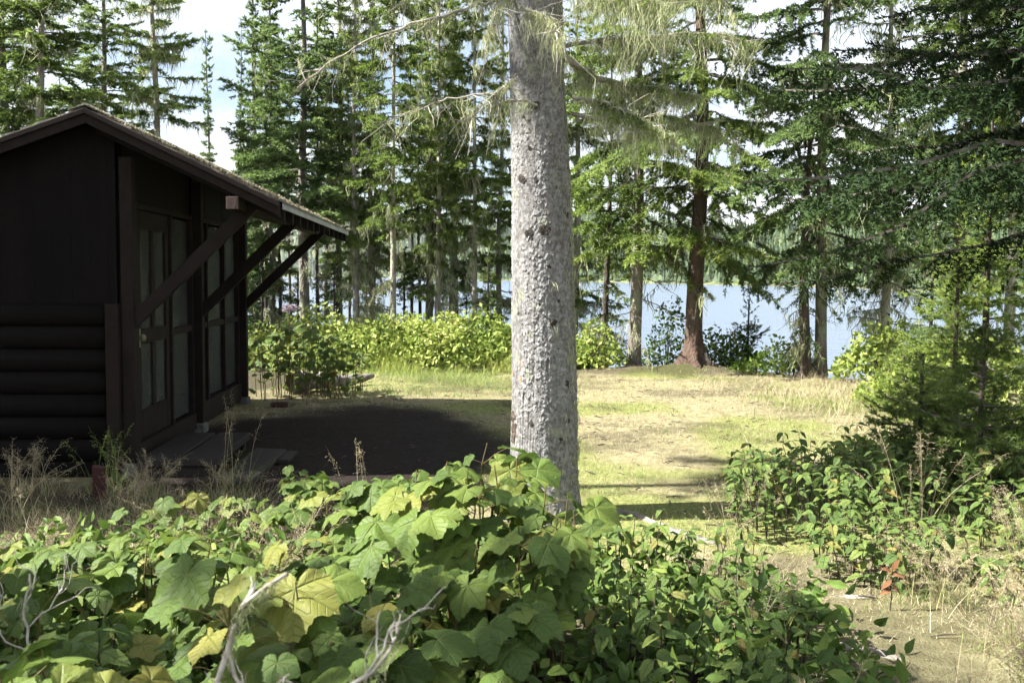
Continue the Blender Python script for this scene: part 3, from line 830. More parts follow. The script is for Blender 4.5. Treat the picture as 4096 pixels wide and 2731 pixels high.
def trunk_mesh(name, H, r0, r1, m, rng, lean=(0, 0), flare=0.35, sides=14, bend=0.03, rough=0.06, zb=-0.4, rings=None):
    z = np.concatenate([np.linspace(zb, 0.6, 9)[:-1], np.linspace(0.6, H, rings or max(14, int(H * 3)))])
    t = np.clip(z / H, 0, 1)
    r = r0 + (r1 - r0) * t ** 0.85 + r0 * flare * np.exp(-np.clip(z, 0, 9) / 0.14) * (1 + 0 * z)
    cx = lean[0] * z + bend * np.sin(z * 0.9 + rng.uniform(0, 6)) * (z > 0); cy = lean[1] * z + bend * np.sin(z * 0.7 + rng.uniform(0, 6)) * (z > 0)
    th = np.arange(sides) / sides * 2 * PI
    rr = r[:, None] * (1 + rough * (vnoise(np.cos(th)[None] * 3 + 7 + 0 * z[:, None], z[:, None] * 4 + np.sin(th)[None] * 3, 8) - 0.5) * 2)
    lob = 1 + 0.35 * np.exp(-np.clip(z, 0, 9) / 0.16)[:, None] * np.sin(th * 5 + rng.uniform(0, 6))[None] * flare * 2
    V = np.stack([cx[:, None] + rr * lob * np.cos(th), cy[:, None] + rr * lob * np.sin(th), np.repeat(z[:, None], sides, 1)], -1).reshape(-1, 3)
    nz = len(z); jj, ii = np.meshgrid(np.arange(nz - 1), np.arange(sides), indexing='ij')
    b = jj * sides
    q = np.stack([b + ii, b + (ii + 1) % sides, b + sides + (ii + 1) % sides, b + sides + ii], -1).reshape(-1, 4)
    a = Acc(); a.add(V, np.concatenate([q[:, [0, 1, 2]], q[:, [0, 2, 3]]]))
    return a.mesh(name, m, True)

def profile(kind, t):
    if kind == 'full': return np.minimum(1, (1 - t) * 1.25) ** 0.9 * (0.75 + 0.25 * np.minimum(1, t * 6))
    if kind == 'spire': return np.maximum(0.16, (1 - t) ** 1.5) * np.where(t > 0.55, 0.8, 1)
    if kind == 'sapling': return (1 - t) ** 0.85
    return (1 - t) ** 0.7 * np.minimum(1, 0.55 + t * 2)          # 'tall'

def make_conifer(seed, H, zb, Rr, nb, kind='full', bark='bark_grey', nmat='needle', r0=0.13, droop=0.35, lich=300, lich_len=0.22,
                 dead=0, k=5, ln=0.055, wd=0.022, dens=1.0, sub=0.40, bare=0.15, lean=(0, 0), flare=0.35, bright=0.0, tipup=0.22, twigbare=True, bend=0.03, sdroop=0.25, gap=0.25, lich_wd=0.016, e_lo=-8, mask=None, limb_r=0.012):
    """meshes of one conifer: trunk, crown, lichen"""
    rng = np.random.default_rng(seed)
    t = np.sort(rng.uniform(0, 1, nb) ** 0.95)
    z = zb + (H - zb) * t * 0.985
    az = np.arange(nb) * 2.39996 + rng.normal(0, 0.35, nb)
    L = np.maximum(0.10, Rr * profile(kind, t)) * rng.uniform(0.62, 1.12, nb)
    L = L * np.where(rng.random(nb) < gap, rng.uniform(0.45, 0.8, nb), 1)
    if mask is not None: L = np.where(mask(az, z), 0.1, L)
    e0 = R(e_lo) + (R(34) - R(e_lo)) * t ** 1.6 + rng.normal(0, R(7), nb)
    P = branch_set(rng, nb, z, az, L, e0, np.full(nb, droop) * (1.1 - 0.7 * t), np.full(nb, tipup))
    P[:, :, 0] += lean[0] * z[:, None]; P[:, :, 1] += lean[1] * z[:, None]
    acc = Acc()
    foliage_on(acc, P, L, rng, dens, k, ln, wd, bare=bare, sub=sub, bright=bright, sdroop=sdroop)
    rb = np.clip(limb_r * L + 0.004, 0.004, 0.03)[:, None] * np.linspace(1, 0.25, P.shape[1])[None]
    tubes(acc, P, rb, 3, 0.5, 1)
    polys = P
    if dead:
        zd = rng.uniform(0.5, max(zb + 0.8, 1.2), dead); Ld = Rr * rng.uniform(0.25, 0.7, dead)
        D = branch_set(rng, dead, zd, rng.uniform(0, 2 * PI, dead), Ld, rng.normal(R(-4), R(10), dead), rng.uniform(0.1, 0.5, dead), np.zeros(dead))
        tubes(acc, D, np.linspace(0.010, 0.003, 9)[None] * np.ones((dead, 1)), 3, 0.5, 1)
        nd = dead * 5
        ix = rng.integers(0, dead, nd); p, d = interp_poly(D, ix, rng.uniform(0.25, 1, nd))
        dd_ = norm(d + rng.normal(0, 0.7, d.shape)); l_ = rng.uniform(0.06, 0.3, nd)[:, None]
        tubes(acc, np.stack([p, p + dd_ * l_ * 0.5, p + dd_ * l_ - np.array([0, 0, 0.03])], 1), np.array([[0.004, 0.003, 0.002]]) * np.ones((nd, 1)), 3, 0.5, 1)
        polys = np.concatenate([P, D])
    la = Acc()
    if lich:
        w = polys[: int(len(P) * 0.75)] if not dead else np.concatenate([P[: int(len(P) * 0.7)], polys[len(P):], polys[len(P):]])
        lichen_on(la, w, rng, lich, lich_len * 0.8, lich_wd, clump=6, spread=0.035)
    out = {'crown': acc.mesh('crown', [M[nmat], M['twig']]),
           'trunk': trunk_mesh('trunk', H, r0, 0.012, M[bark], rng, lean, flare, bend=bend)}
    if lich: out['lichen'] = la.mesh('lichen', M['lichen'])
    return out

def place_tree(meshes, name, label, cat, x, y, rz=0.0, s=1.0, group=None, z=None, sxy=None):
    o = thing(name, label, cat, (x, y, float(gz(x, y)) if z is None else z), rz, group, s)
    if sxy: o.scale = (s * sxy, s * sxy, s)
    for part in meshes:
        c_ = link(part, meshes[part], o)
        if part == 'lichen': tag(c_, kind='stuff')
    return o

def PX(px, d): return (px - 512) / FPX * d

K = {}
FAR = dict(k=5, ln=0.085, wd=0.036)
K['full'] = make_conifer(1, 14.0, 3.0, 2.3, 135, 'full', 'bark_grey', 'needle', 0.16, lich=520, lich_len=0.28, dead=14, dens=1.15, **FAR)
K['full2'] = make_conifer(2, 14.0, 3.2, 1.9, 140, 'full', 'bark_grey', 'needle_b', 0.14, lich=300, dead=18, dens=1.15, **FAR)
K['spire'] = make_conifer(3, 10.0, 0.8, 1.5, 190, 'spire', 'bark_grey', 'needle_b', 0.10, lich=120, dead=12, sub=0.5, dens=1.3, **FAR)
K['lich'] = make_conifer(4, 12.5, 2.2, 1.5, 105, 'tall', 'bark_pale', 'needle', 0.11, lich=1500, lich_len=0.32, dead=16, bright=0.1, **FAR)
K['lich2'] = make_conifer(6, 13.0, 3.0, 1.8, 130, 'tall', 'bark_pale', 'needle_y', 0.10, lich=1100, lich_len=0.30, dead=18, dens=1.1, **FAR)
K['thin'] = make_conifer(7, 9.0, 4.2, 0.55, 42, 'tall', 'bark_dark', 'needle', 0.055, lich=160, lich_len=0.22, dead=26, **FAR)
K['open'] = make_conifer(8, 12.0, 2.7, 1.9, 100, 'full', 'bark_grey', 'needle_b', 0.11, lich=120, dead=10, dens=1.2, tipup=0.35, droop=0.3, gap=0.35, **FAR)
K['slim'] = make_conifer(9, 11.5, 1.7, 1.1, 150, 'full', 'bark_grey', 'needle', 0.085, lich=320, lich_len=0.26, dead=14, sub=0.5, dens=1.2, bright=0.05, **FAR)
K['slim2'] = make_conifer(10, 11.0, 1.9, 1.05, 125, 'spire', 'bark_pale', 'needle_y', 0.075, lich=700, lich_len=0.30, dead=18, sub=0.5, dens=1.1, **FAR)
trees = [
 ('slim2', 'tree', 372, 22.0, 2.1, 0.95, 1.05, 'slim lichen-hung spire above the middle of the thicket'),
 ('slim2', 'tree', 452, 22.5, 0.2, 1.0, 1.1, 'slim pale spire right of the pale lichened stem'),
 ('slim', 'tree', 272, 24.0, 3.7, 0.9, 0.95, 'slim spruce just left of the open-branched one'),
 # behind the cabin, left to right
 ('lich2', 'tree', 46, 17.5, 0.3, 0.75, 1.62, 'broad yellow-green spruce behind the cabin roof at the left edge'),
 ('full2', 'tree', 10, 19, 2.3, 0.70, 1.50, 'spruce cut by the left edge behind the low end of the cabin roof'),
 ('thin', 'tree', 63, 27, 1.0, 0.85, 1.00, 'thin dark spruce seen between two fuller crowns above the cabin roof'),
 ('full', 'tree', 108, 23, 2.0, 0.74, 1.25, 'dark bushy spruce rising behind the cabin ridge'),
 ('lich', 'tree', 158, 20, 0.6, 0.81, 1.19, 'spruce draped in pale lichen right of the cabin ridge'),
 ('spire', 'tree', 210, 29.0, 1.1, 0.95, 0.8, 'small narrow spruce with its pointed tip against the white sky'),
 ('spire', 'tree', 256, 27.0, 3.0, 1.22, 0.78, 'tall column-shaped spruce above the lower cabin eave'),
 ('spire', 'tree', 243, 30.0, 4.4, 1.0, 0.7, 'shorter spire close against the tall column-shaped spruce'),
 ('open', 'tree', 304, 21.5, 0.4, 0.92, 1.25, 'open-branched spruce with a bare dark stem showing above the eave tip'),
 ('slim', 'tree', 340, 24.5, 1.9, 1.0, 1.15, 'dense tall spruce just right of the open-branched one'),
 ('lich', 'tree', 355, 21, 3.3, 0.8, 0.85, 'pale-stemmed spruce hung with lichen past the end of the eave'),
 ('lich2', 'tree', 393, 19.5, 0.9, 0.79, 0.85, 'forked-looking pale spruce standing behind the middle of the thicket'),
 ('slim', 'tree', 428, 21, 5.0, 0.95, 1.15, 'stout dark-stemmed spruce left of the big trunk'),
 ('lich', 'tree', 438, 20.4, 2.2, 0.78, 0.8, 'pale lichened stem right against the stout dark one'),
 ('lich2', 'tree', 474, 20, 4.1, 0.79, 0.85, 'pale spruce with yellow-green boughs nearest the left side of the big trunk'),
 ('slim2', 'tree', 500, 22.5, 2.6, 0.98, 1.1, 'spruce half hidden behind the left edge of the big trunk'),
 ('thin', 'tree', 279, 24, 0.2, 0.88, 1.00, 'thin dark spruce pole second to the right of the far cabin post'), ('thin', 'tree', 290, 26, 1.2, 0.84, 1.00, 'thin dark spruce pole third to the right of the far cabin post'), ('thin', 'tree', 318, 23.5, 2.2, 0.92, 1.00, 'thin dark pole just right of the open-branched spruce stem'),
 ('thin', 'tree', 327, 25, 3.2, 0.96, 1.00, 'thin dark pole left of the pale-stemmed spruce past the eave'), ('thin', 'tree', 374, 24.5, 4.2, 0.94, 1.00, 'thin dark pole between the pale-stemmed spruce and the forked-looking one'), ('thin', 'tree', 411, 26, 5.2, 0.93, 1.00, 'thin dark pole right of the forked-looking pale spruce'),
 ('thin', 'tree', 419, 24, 0.7, 0.88, 1.00, 'short thin pole left of the stout dark-stemmed spruce'), ('thin', 'tree', 457, 25, 1.7, 0.96, 1.00, 'thin dark pole midway between the stout dark stem and the big trunk'), ('thin', 'tree', 267, 25.5, 2.7, 0.96, 1.00, 'thin dark spruce pole closest to the far cabin post'),
 ('thin', 'tree', 350, 28, 3.9, 0.84, 1.00, 'thin pole set back behind the pale-stemmed spruce past the eave'),
 # right of the big trunk
 ('lich', 'tree', 575, 21, 1.5, 0.80, 1.25, 'lichen-hung spruce behind the right edge of the big trunk'),
]
for (kd, _, px, d, rz, s, sxy, lab) in trees:
    x = PX(px, d)
    place_tree(K[kd], 'spruce_tree', lab, 'tree', x, d, rz, s,
               'spruces in the grove behind the clearing' if kd != 'thin' else 'thin dark spruce poles in the grove', sxy=sxy)

# lakeside trees
tr = make_conifer(21, 12.5, 1.95, 2.7, 110, 'full', 'bark_red', 'needle', 0.155, droop=0.42, lich=420, lich_len=0.26, dead=10, flare=0.9, sub=0.42, k=6, ln=0.07, wd=0.026, dens=1.3, lean=(-0.012, 0), bend=0.05, tipup=0.2, gap=0.35, bright=0.04)
place_tree(tr, 'spruce_tree', 'wide-boughed spruce with reddish trunk and spreading roots at the bank edge', 'tree', PX(698, 16.8), 16.8, 0.2)
tr = make_conifer(22, 11.0, 1.75, 2.1, 100, 'full', 'bark_grey', 'needle_y', 0.12, droop=0.55, lich=300, lich_len=0.3, dead=14, sub=0.42, k=6, ln=0.07, wd=0.026, dens=1.3, bright=0.0)
place_tree(tr, 'spruce_tree', 'grey-trunked spruce with drooping boughs left of the reddish trunk', 'tree', PX(635, 17.2), 17.2, 1.2)
tr = make_conifer(23, 6.0, 0.5, 0.9, 55, 'tall', 'bark_dark', 'needle', 0.07, lich=120, dead=18)
place_tree(tr, 'spruce_tree', 'slim dark spruce with low twigs nearest the right of the big trunk', 'tree', PX(607, 18.0), 18.0, 2.0)
tr = make_conifer(24, 5.2, 0.4, 0.75, 42, 'tall', 'bark_dark', 'needle_b', 0.10, lich=130, lich_len=0.22, dead=10, droop=0.9, lean=(0.012, 0), bend=0.05)
place_tree(tr, 'spruce_tree', 'scruffy leaning trunk with drooping tufts, left of the straight pair by the water', 'tree', PX(805, 15.9), 15.9, 0.3)
tr = make_conifer(25, 12.0, 2.0, 2.2, 100, 'full', 'bark_grey', 'needle_b', 0.10, droop=0.5, lich=420, lich_len=0.30, dead=4, k=6, ln=0.07, wd=0.026, dens=1.3, gap=0.35)
place_tree(tr, 'spruce_tree', 'straight grey spruce trunk, right one of the close pair by the water', 'tree', PX(819.5, 16.0), 16.0, 1.0)
tr = make_conifer(26, 9.5, 1.9, 1.6, 80, 'tall', 'bark_pale', 'needle_y', 0.085, lich=700, lich_len=0.36, dead=30)
place_tree(tr, 'spruce_tree', 'pale lichen-spotted spruce trunk standing alone before the open water', 'tree', PX(884, 16.9), 16.9, 1.9)
tr = make_conifer(27, 6.5, 2.2, 0.9, 40, 'tall', 'bark_pale', 'needle', 0.04, lich=260, dead=16)
place_tree(tr, 'spruce_tree', 'very thin stem close behind the pale lichen-spotted trunk', 'tree', PX(889.5, 17.6), 17.6, 0.9)
place_tree(K['full'], 'spruce_tree', 'bushy spruce at the right shore behind the dark hanging boughs', 'tree', PX(955, 19.0), 19.0, 2.9, 0.95)
place_tree(K['lich2'], 'spruce_tree', 'lichen-hung spruce filling the right edge behind the boughs', 'tree', PX(1010, 17.5), 17.5, 0.5, 1.0)

# saplings and young firs
def sapling(seed, H, Rr, nmat, nb=46, **kw):
    a = dict(droop=0.1, lich=0, tipup=0.25, bare=0.05, r0=0.02 + H * 0.008, k=11, ln=0.042, wd=0.010, sub=0.55, dens=1.3, flare=0.1, bend=0.01, gap=0.15)
    a.update(kw)
    return make_conifer(seed, H, 0.08, Rr, nb, 'sapling', 'bark_dark', nmat, **a)
place_tree(sapling(31, 1.75, 0.85, 'needle_b'), 'spruce_sapling', 'dark spruce sapling with a thin leader against the lake, by the reddish trunk', 'sapling', PX(748, 17.4), 17.4, z=-0.55)
place_tree(sapling(32, 1.0, 0.5, 'needle_b', 30), 'spruce_sapling', 'knee-high spruce sapling at the foot of the scruffy leaning trunk', 'sapling', PX(795, 16.6), 16.6, z=-0.35)
place_tree(sapling(33, 3.2, 1.25, 'needle_y', 100, bright=0.25), 'fir_sapling', 'sunlit yellow-green young fir at the right edge below the dark boughs', 'sapling', PX(985, 10.2), 10.2, 0.5)
place_tree(sapling(34, 1.75, 0.6, 'needle_y', 55, bright=0.15), 'fir_sapling', 'slender young fir with a dark thin stem before the sunlit fir', 'sapling', PX(958, 8.8), 8.8, 1.5)
place_tree(sapling(35, 1.25, 0.95, 'needle', 70), 'fir_sapling', 'low dark fir spreading in shade at the right edge', 'sapling', PX(985, 7.3), 7.3, 2.5)
place_tree(sapling(36, 2.4, 0.7, 'needle_b', 60), 'fir_sapling', 'dark young spruce by the water right of the pale trunk', 'sapling', PX(932, 14.5), 14.5, 0.8)
place_tree(sapling(37, 0.8, 0.55, 'needle_y', 45, bright=0.2), 'fir_sapling', 'small bright fir in the grass below the dark young spruce', 'sapling', PX(905, 11.8), 11.8, 0.1)
place_tree(sapling(38, 1.0, 0.8, 'needle', 60), 'fir_sapling', 'shaded low fir left of the one spreading at the right edge', 'sapling', PX(925, 7.9), 7.9, 1.1)
place_tree(sapling(39, 2.0, 0.7, 'needle_y', 55, droop=0.3), 'fir_sapling', 'light green sapling in the gap behind the thicket, left of the big trunk', 'sapling', PX(488, 18.4), 18.4, 1.1)

us = [sapling(61, 2.2, 0.6, 'needle_shade', 42, k=6, wd=0.016), sapling(62, 1.6, 0.55, 'needle', 36, k=6, wd=0.016)]
for k_, (px, d, sc_, lab) in enumerate(((262, 21.0, 1.0, 'dark sapling under the grove nearest the far cabin post'), (298, 24.0, 1.3, 'dark sapling below the open-branched spruce in the grove'), (334, 21.5, 0.9, 'small sapling below the dense tall spruce in the grove'),
        (366, 23.0, 1.2, 'dark sapling between the pale-stemmed and forked-looking spruces'), (404, 22.0, 1.1, 'sapling against the lake right of the forked-looking pale spruce'), (449, 23.5, 1.2, 'dark sapling between the stout dark stem and the yellow-green spruce'),
        (466, 21.5, 0.8, 'low sapling at the foot of the yellow-green spruce by the big trunk'), (318, 27.0, 1.5, 'sapling deep in the grove above the fallen log'))):
    place_tree(us[k_ % 2], 'spruce_sapling', lab, 'sapling', PX(px, d), d, k_ * 1.3, sc_, 'saplings under the grove')
# dark boughs hanging in from a spruce outside the right edge
bt = make_conifer(41, 6.0, 2.2, 3.9, 215, 'full', 'bark_dark', 'needle_shade', 0.20, droop=0.34, lich=260, lich_len=0.30, k=5, ln=0.044, wd=0.016, sub=0.36, bare=0.10, dens=1.35, gap=0.2, tipup=0.2, sdroop=0.35, lich_wd=0.005, limb_r=0.0055, e_lo=3, mask=lambda a_, z_: np.cos(a_) > 0.0)
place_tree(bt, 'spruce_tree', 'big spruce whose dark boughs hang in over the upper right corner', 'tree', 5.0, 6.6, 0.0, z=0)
# spruces out of view at the left, added to shade the foreground and clearing
place_tree(K['lich'], 'spruce_tree', 'spruce standing left of the picture, shading the foreground leaves', 'tree', -8.4, 2.0, 0.4, 0.92, z=0, sxy=1.1)
place_tree(K['full2'], 'spruce_tree', 'unseen small spruce added left of the picture to shade the ground before the cabin', 'tree', -7.2, 6.15, 1.4, 0.56, z=0, sxy=1.75)  # added out of view and widened to shade the ground before the cabin

shade_spruce = make_conifer(45, 13.3, 9.9, 1.9, 62, 'full', 'bark_grey', 'needle', 0.16, lich=100, dead=6, dens=1.3, gap=0.1, **FAR)  # added shade caster: high crown darkens the clearing, leaves trunk and lichen sunlit
place_tree(shade_spruce, 'spruce_tree', 'unseen added high-crowned spruce left of the cabin, shading the right of the clearing', 'tree', -6.5, 6.35, 0.7, z=0)

place_tree(shade_spruce, 'spruce_tree', 'unseen added high-crowned spruce left of the picture, shading the lower right', 'tree', -7.0, 1.35, 2.0, 0.86, z=0)  # scaled copy added out of view to shade the lower right
place_tree(K['slim2'], 'spruce_tree', 'unseen small spruce added left of the picture to dapple the left foreground', 'tree', -6.0, 3.35, 2.0, 0.56, z=0, sxy=1.5)  # added out of view for dappled shade on the left foreground
# ------------------------------------------------------------------ the big spruce
BX, BY = 0.218, 6.60
big = thing('big_spruce_tree', 'big grey scaly spruce trunk in the middle, hung with pale beard lichen', 'tree', (BX, BY, 0))
def axis(z): return np.c_[-0.022 * z + 0.02 * np.sin(z * 1.1), 0.0 * z + 0.01 * np.sin(z * 0.9), z]
def rad(z): return 0.190 + 0.044 * np.exp(-z / 1.5) + 0.05 * np.exp(-np.clip(z, 0, 9) / 0.12) - 0.012 * np.clip(z - 1.2, 0, 20)

def big_trunk():
    fr = np.radians(np.linspace(-190, 10, 212)); th = np.concatenate([fr, np.radians(np.linspace(10, 170, 50)[1:-1])])
    z = np.concatenate([np.linspace(-0.2, 3.9, 760), np.linspace(4.05, 13.0, 40)])
    T, Z = np.meshgrid(th, z)
    r = np.maximum(rad(Z), 0.02)
    def cells(per, cv, seed, warp):
        U = T / (2 * PI) * per + warp * (fbm(np.cos(T) * 3 + 9, Z * 9 + np.sin(T) * 3, seed, 3) - 0.5)
        Vv = Z / cv + warp * (fbm(np.cos(T) * 3 + 30, Z * 8 + np.sin(T) * 3 + 5, seed + 1, 3) - 0.5)
        iu, iv = np.floor(U), np.floor(Vv)
        F1 = np.full(U.shape, 9.0); F2 = F1.copy(); ID = np.zeros(U.shape); DV = ID.copy(); DU = ID.copy(); I2 = ID.copy()
        for a_ in (-1, 0, 1):
            for b_ in (-1, 0, 1):
                cu_, cv_ = iu + a_, iv + b_
                w = np.mod(cu_, per)
                pu = cu_ + _hash(w, cv_, seed + 2); pv = cv_ + _hash(w, cv_, seed + 3)
                d = np.hypot(U - pu, Vv - pv)
                bt_ = d < F1
                F2 = np.where(bt_, F1, np.minimum(F2, d)); F1 = np.where(bt_, d, F1)
                ID = np.where(bt_, _hash(w, cv_, seed + 4), ID); I2 = np.where(bt_, _hash(w, cv_, seed + 5), I2)
                DV = np.where(bt_, Vv - pv, DV); DU = np.where(bt_, U - pu, DU)
        return np.clip(F2 - F1, 0, 1), ID, I2, DU, DV
    e1, id1, i21, du, dv = cells(80, 0.025, 100, 2.6)
    e2, id2, i22, du2, dv2 = cells(150, 0.011, 200, 2.2)
    rough = sstep(0.36, 0.62, fbm(np.cos(T) * 2 + 20, Z * 1.7 + np.sin(T) * 2, 73, 4))
    lift = (id1 > 0.52) * (0.4 + i21)
    h = 0.0026 * sstep(0, 0.08, e1) + rough * lift * (0.0036 * sstep(0, 0.10, e1) - 0.0036 * dv + 0.002 * (i22 - 0.5) * du)
    h = h + (0.0008 + 0.0016 * rough) * sstep(0, 0.18, e2) * id2
    h = h + 0.024 * (fbm(np.cos(T) * 1.5 + 4, Z * 1.4 + np.sin(T) * 1.5, 71, 3) - 0.5) + 0.006 * (fbm(np.cos(T) * 6 + 4, Z * 3 + np.sin(T) * 6, 75, 3) - 0.5)
    furrow = sstep(0.10, 0.0, np.abs(fbm(np.cos(T) * 5 + 50, Z * 0.8 + np.sin(T) * 5, 81, 3) - 0.5)) * (1 - sstep(0.6, 2.2, Z))
    h = h - 0.006 * furrow
    edge = np.minimum(e1 * 1.3, e2 + 0.12)
    tone = np.clip(0.55 * id1 + 0.25 * id2 + 0.2 * rough, 0, 1)
    # a few vertical furrows low on the left side
    rr = r + h * (Z < 6) 
    A = axis(Z.reshape(-1))
    V = A.copy(); V[:, 0] += (rr * np.cos(T)).reshape(-1); V[:, 1] += (rr * np.sin(T)).reshape(-1)
    nz, nt = Z.shape
    jj, ii = np.meshgrid(np.arange(nz - 1), np.arange(nt), indexing='ij'); b = jj * nt
    q = np.stack([b + ii, b + (ii + 1) % nt, b + nt + (ii + 1) % nt, b + nt + ii], -1).reshape(-1, 4)
    a = Acc(); a.add(V, np.concatenate([q[:, [0, 1, 2]], q[:, [0, 2, 3]]]), edge.reshape(-1))
    me = a.mesh('trunk', M['bark_big'], True)
    at = me.attributes.new('tone', 'FLOAT', 'POINT'); at.data.foreach_set('value', tone.reshape(-1).astype(np.float32))
    return me
link('trunk', big_trunk(), big)

# knots, burl and pitch on the trunk (display x, y of the photo -> angle and height)
def knot(dx, dy, s, m='knot', tall=1.0, seed=0):
    px, py = dx / 2.297, dy / 2.297
    zz = 1.6 + (275.5 - py) / FPX * (BY - 0.2)
    ax = axis(np.array([zz]))[0]
    off = (px - 512) / FPX * (BY - 0.2) - BX - ax[0]
    r = float(rad(np.array(zz))); off = max(-0.97 * r, min(0.97 * r, off))
    an = -math.acos(off / r)
    rg = np.random.default_rng(seed + int(dx))
    bm = bmesh.new(); bmesh.ops.create_icosphere(bm, subdivisions=2, radius=1)
    c = Vector((ax[0] + r * math.cos(an), ax[1] + r * math.sin(an), zz)); nrm = Vector((math.cos(an), math.sin(an), 0)); tg = Vector((-math.sin(an), math.cos(an), 0))
    for v in bm.verts:
        p = v.co * (1 + 0.9 * (rg.random() - 0.5))
        d_ = p.x * s * 0.30
        v.co = c + nrm * d_ + tg * (p.y * s) + Vector((0, 0, p.z * s * tall))
    bm_obj('knot', bm, M[m], big, False)
for q in ((1196, 410, 0.022), (1214, 535, 0.028), (1248, 527, 0.032), (1200, 415, 0.016), (1270, 738, 0.030), (1303, 885, 0.030), (1302, 490, 0.018), (1222, 975, 0.016),
          (1197, 270, 0.018), (1224, 245, 0.026), (1284, 690, 0.014), (1300, 660, 0.014), (1228, 415, 0.013), (1240, 700, 0.010), (1205, 620, 0.011), (1310, 560, 0.015), (1190, 720, 0.010), (1255, 950, 0.011), (1315, 760, 0.012), (1275, 430, 0.012), (1292, 1010, 0.013), (1240, 1080, 0.010), (1310, 970, 0.015), (1212, 340, 0.012), (1290, 330, 0.014), (1285, 800, 0.017), (1260, 612, 0.015), (1290, 845, 0.016)):
    knot(*q)
for q in ((1181, 965, 0.030), (1184, 990, 0.034), (1180, 1015, 0.028), (1188, 1005, 0.022)):
    knot(*q, m='bark_red', tall=1.3)
M['pitch'] = simple('orange_pitch', [(0.3, (0.35, 0.13, 0.05)), (0.7, (0.55, 0.28, 0.14))], 30, 0.5)
for q in ((1199, 835, 0.008), (1199, 852, 0.006), (1197, 872, 0.009), (1173, 862, 0.006)):
    knot(*q, m='pitch', tall=2.4)

# limbs on the big trunk, from the photograph's sight lines at chosen depths
def limb_pts(pts, base_y, dy):
    out = []
    n = len(pts)
    for k, (px, py) in enumerate(pts):
        d = base_y + dy * k / (n - 1)
        out.append(((px - 512) / FPX * d - BX, d - BY, 1.6 + (275.5 - py) / FPX * d))
    return np.array(out)
def resample(P, n):
    s = np.r_[0, np.cumsum(np.linalg.norm(np.diff(P, axis=0), axis=1))]; t = np.linspace(0, s[-1], n)
    return np.c_[[np.interp(t, s, P[:, k]) for k in range(3)]].T
rng = np.random.default_rng(77)
limbs = [  # points, depth at trunk, depth change, r0, lichen amount, lichen length
 ([(512, 2), (487, 8.5), (474, 11), (417, 28), (368, 46), (325, 71), (300, 92)], 6.5, -0.5, 0.013, 0.9, 0.10),
 ([(535, 108), (524, 103), (499, 103), (487, 97), (445, 103), (405, 116), (385, 128)], 6.35, -0.3, 0.010, 0.5, 0.16),
 ([(563, 50), (597, 44), (634, 41), (682, 36), (719, 37), (750, 48)], 6.6, -0.3, 0.016, 2.2, 0.22),
 ([(562, 62), (599, 83), (634, 90), (655, 90), (690, 96)], 6.6, 0.3, 0.026, 2.2, 0.26),
 ([(570, 99), (592, 102.6), (620, 112), (650, 127), (668, 140)], 6.45, -0.4, 0.014, 1.8, 0.22),
 ([(570, 116), (592, 121), (640, 116), (666, 117), (691, 124), (739, 135)], 6.6, 0.2, 0.015, 2.0, 0.22),
 ([(520, 12), (535, 18), (550, 28), (560, 42)], 6.3, -0.35, 0.011, 1.0, 0.20),
 ([(560, 0), (600, -6), (650, -12), (700, -8), (740, 2)], 6.6, -0.2, 0.018, 2.6, 0.26),
 ([(560, -20), (590, -10), (620, 0), (660, 8)], 6.5, -0.6, 0.015, 2.0, 0.24),
 ([(515, -10), (502, 2), (494, 14), (488, 40)], 6.4, -0.4, 0.010, 1.1, 0.20),
 ([(520, 75), (505, 88), (480, 105), (468, 122)], 6.4, -0.3, 0.006, 0.6, 0.12),
 ([(512, -30), (470, -25), (430, -10), (400, 10)], 6.5, 0.2, 0.014, 1.2, 0.16),
]
la = Acc(); ta = Acc()
for pts, d0, dy, r0, lam, ll in limbs:
    P = resample(limb_pts(pts, d0, dy), 22)
    P[1:] += rng.normal(0, 0.006, (21, 3))
    rr = r0 * np.linspace(1, 0.22, 22)
    a = Acc(); tubes(a, P[None], rr[None], 7)
    lb = link('limb', a.mesh('limb', M['limb'], True), big)
    # fine dead twigs
    nt = 26
    p, d = interp_poly(P[None], np.zeros(nt, int), rng.uniform(0.12, 1, nt))
    dd_ = norm(d * 0.7 + rng.normal(0, 0.6, (nt, 3)) - np.array([0, 0, 0.25])); L_ = rng.uniform(0.08, 0.34, nt)[:, None]
    Q = np.stack([p, p + dd_ * L_ * 0.35, p + dd_ * L_ * 0.7 + rng.normal(0, 0.012, (nt, 3)), p + dd_ * L_ + np.array([0, 0, -0.02])], 1)
    tubes(ta, Q, np.array([[0.0035, 0.003, 0.002, 0.0012]]) * np.ones((nt, 1)), 3)
    allp = np.concatenate([np.repeat(P[None], 1, 0)], 0)
    n = int(lam * 13)
    lichen_on(la, allp, rng, int(n * 1.5), ll * 0.66, 0.0042, 0.08, 1.0, 34, 0.030)
    if pts[-1][0] > 600:
        fa = Acc(); foliage_on(fa, P[None][:, ::3], np.array([0.9]), rng, 1.6, 5, 0.035, 0.008, sub=0.28, bare=0.25, step=0.03)
        link('spray', fa.mesh('spray', M['needle']), big)
    Qp = np.concatenate([Q[:, :1], Q[:, 1:2], Q[:, 2:3], Q[:, 3:4]], 1)
    lichen_on(la, Qp, rng, int(lam * 8), ll * 0.5, 0.0040, 0.1, 1.0, 24, 0.020)
tag(link('dead_twigs', ta.mesh('dead_twigs', M['limb']), big), kind='stuff')
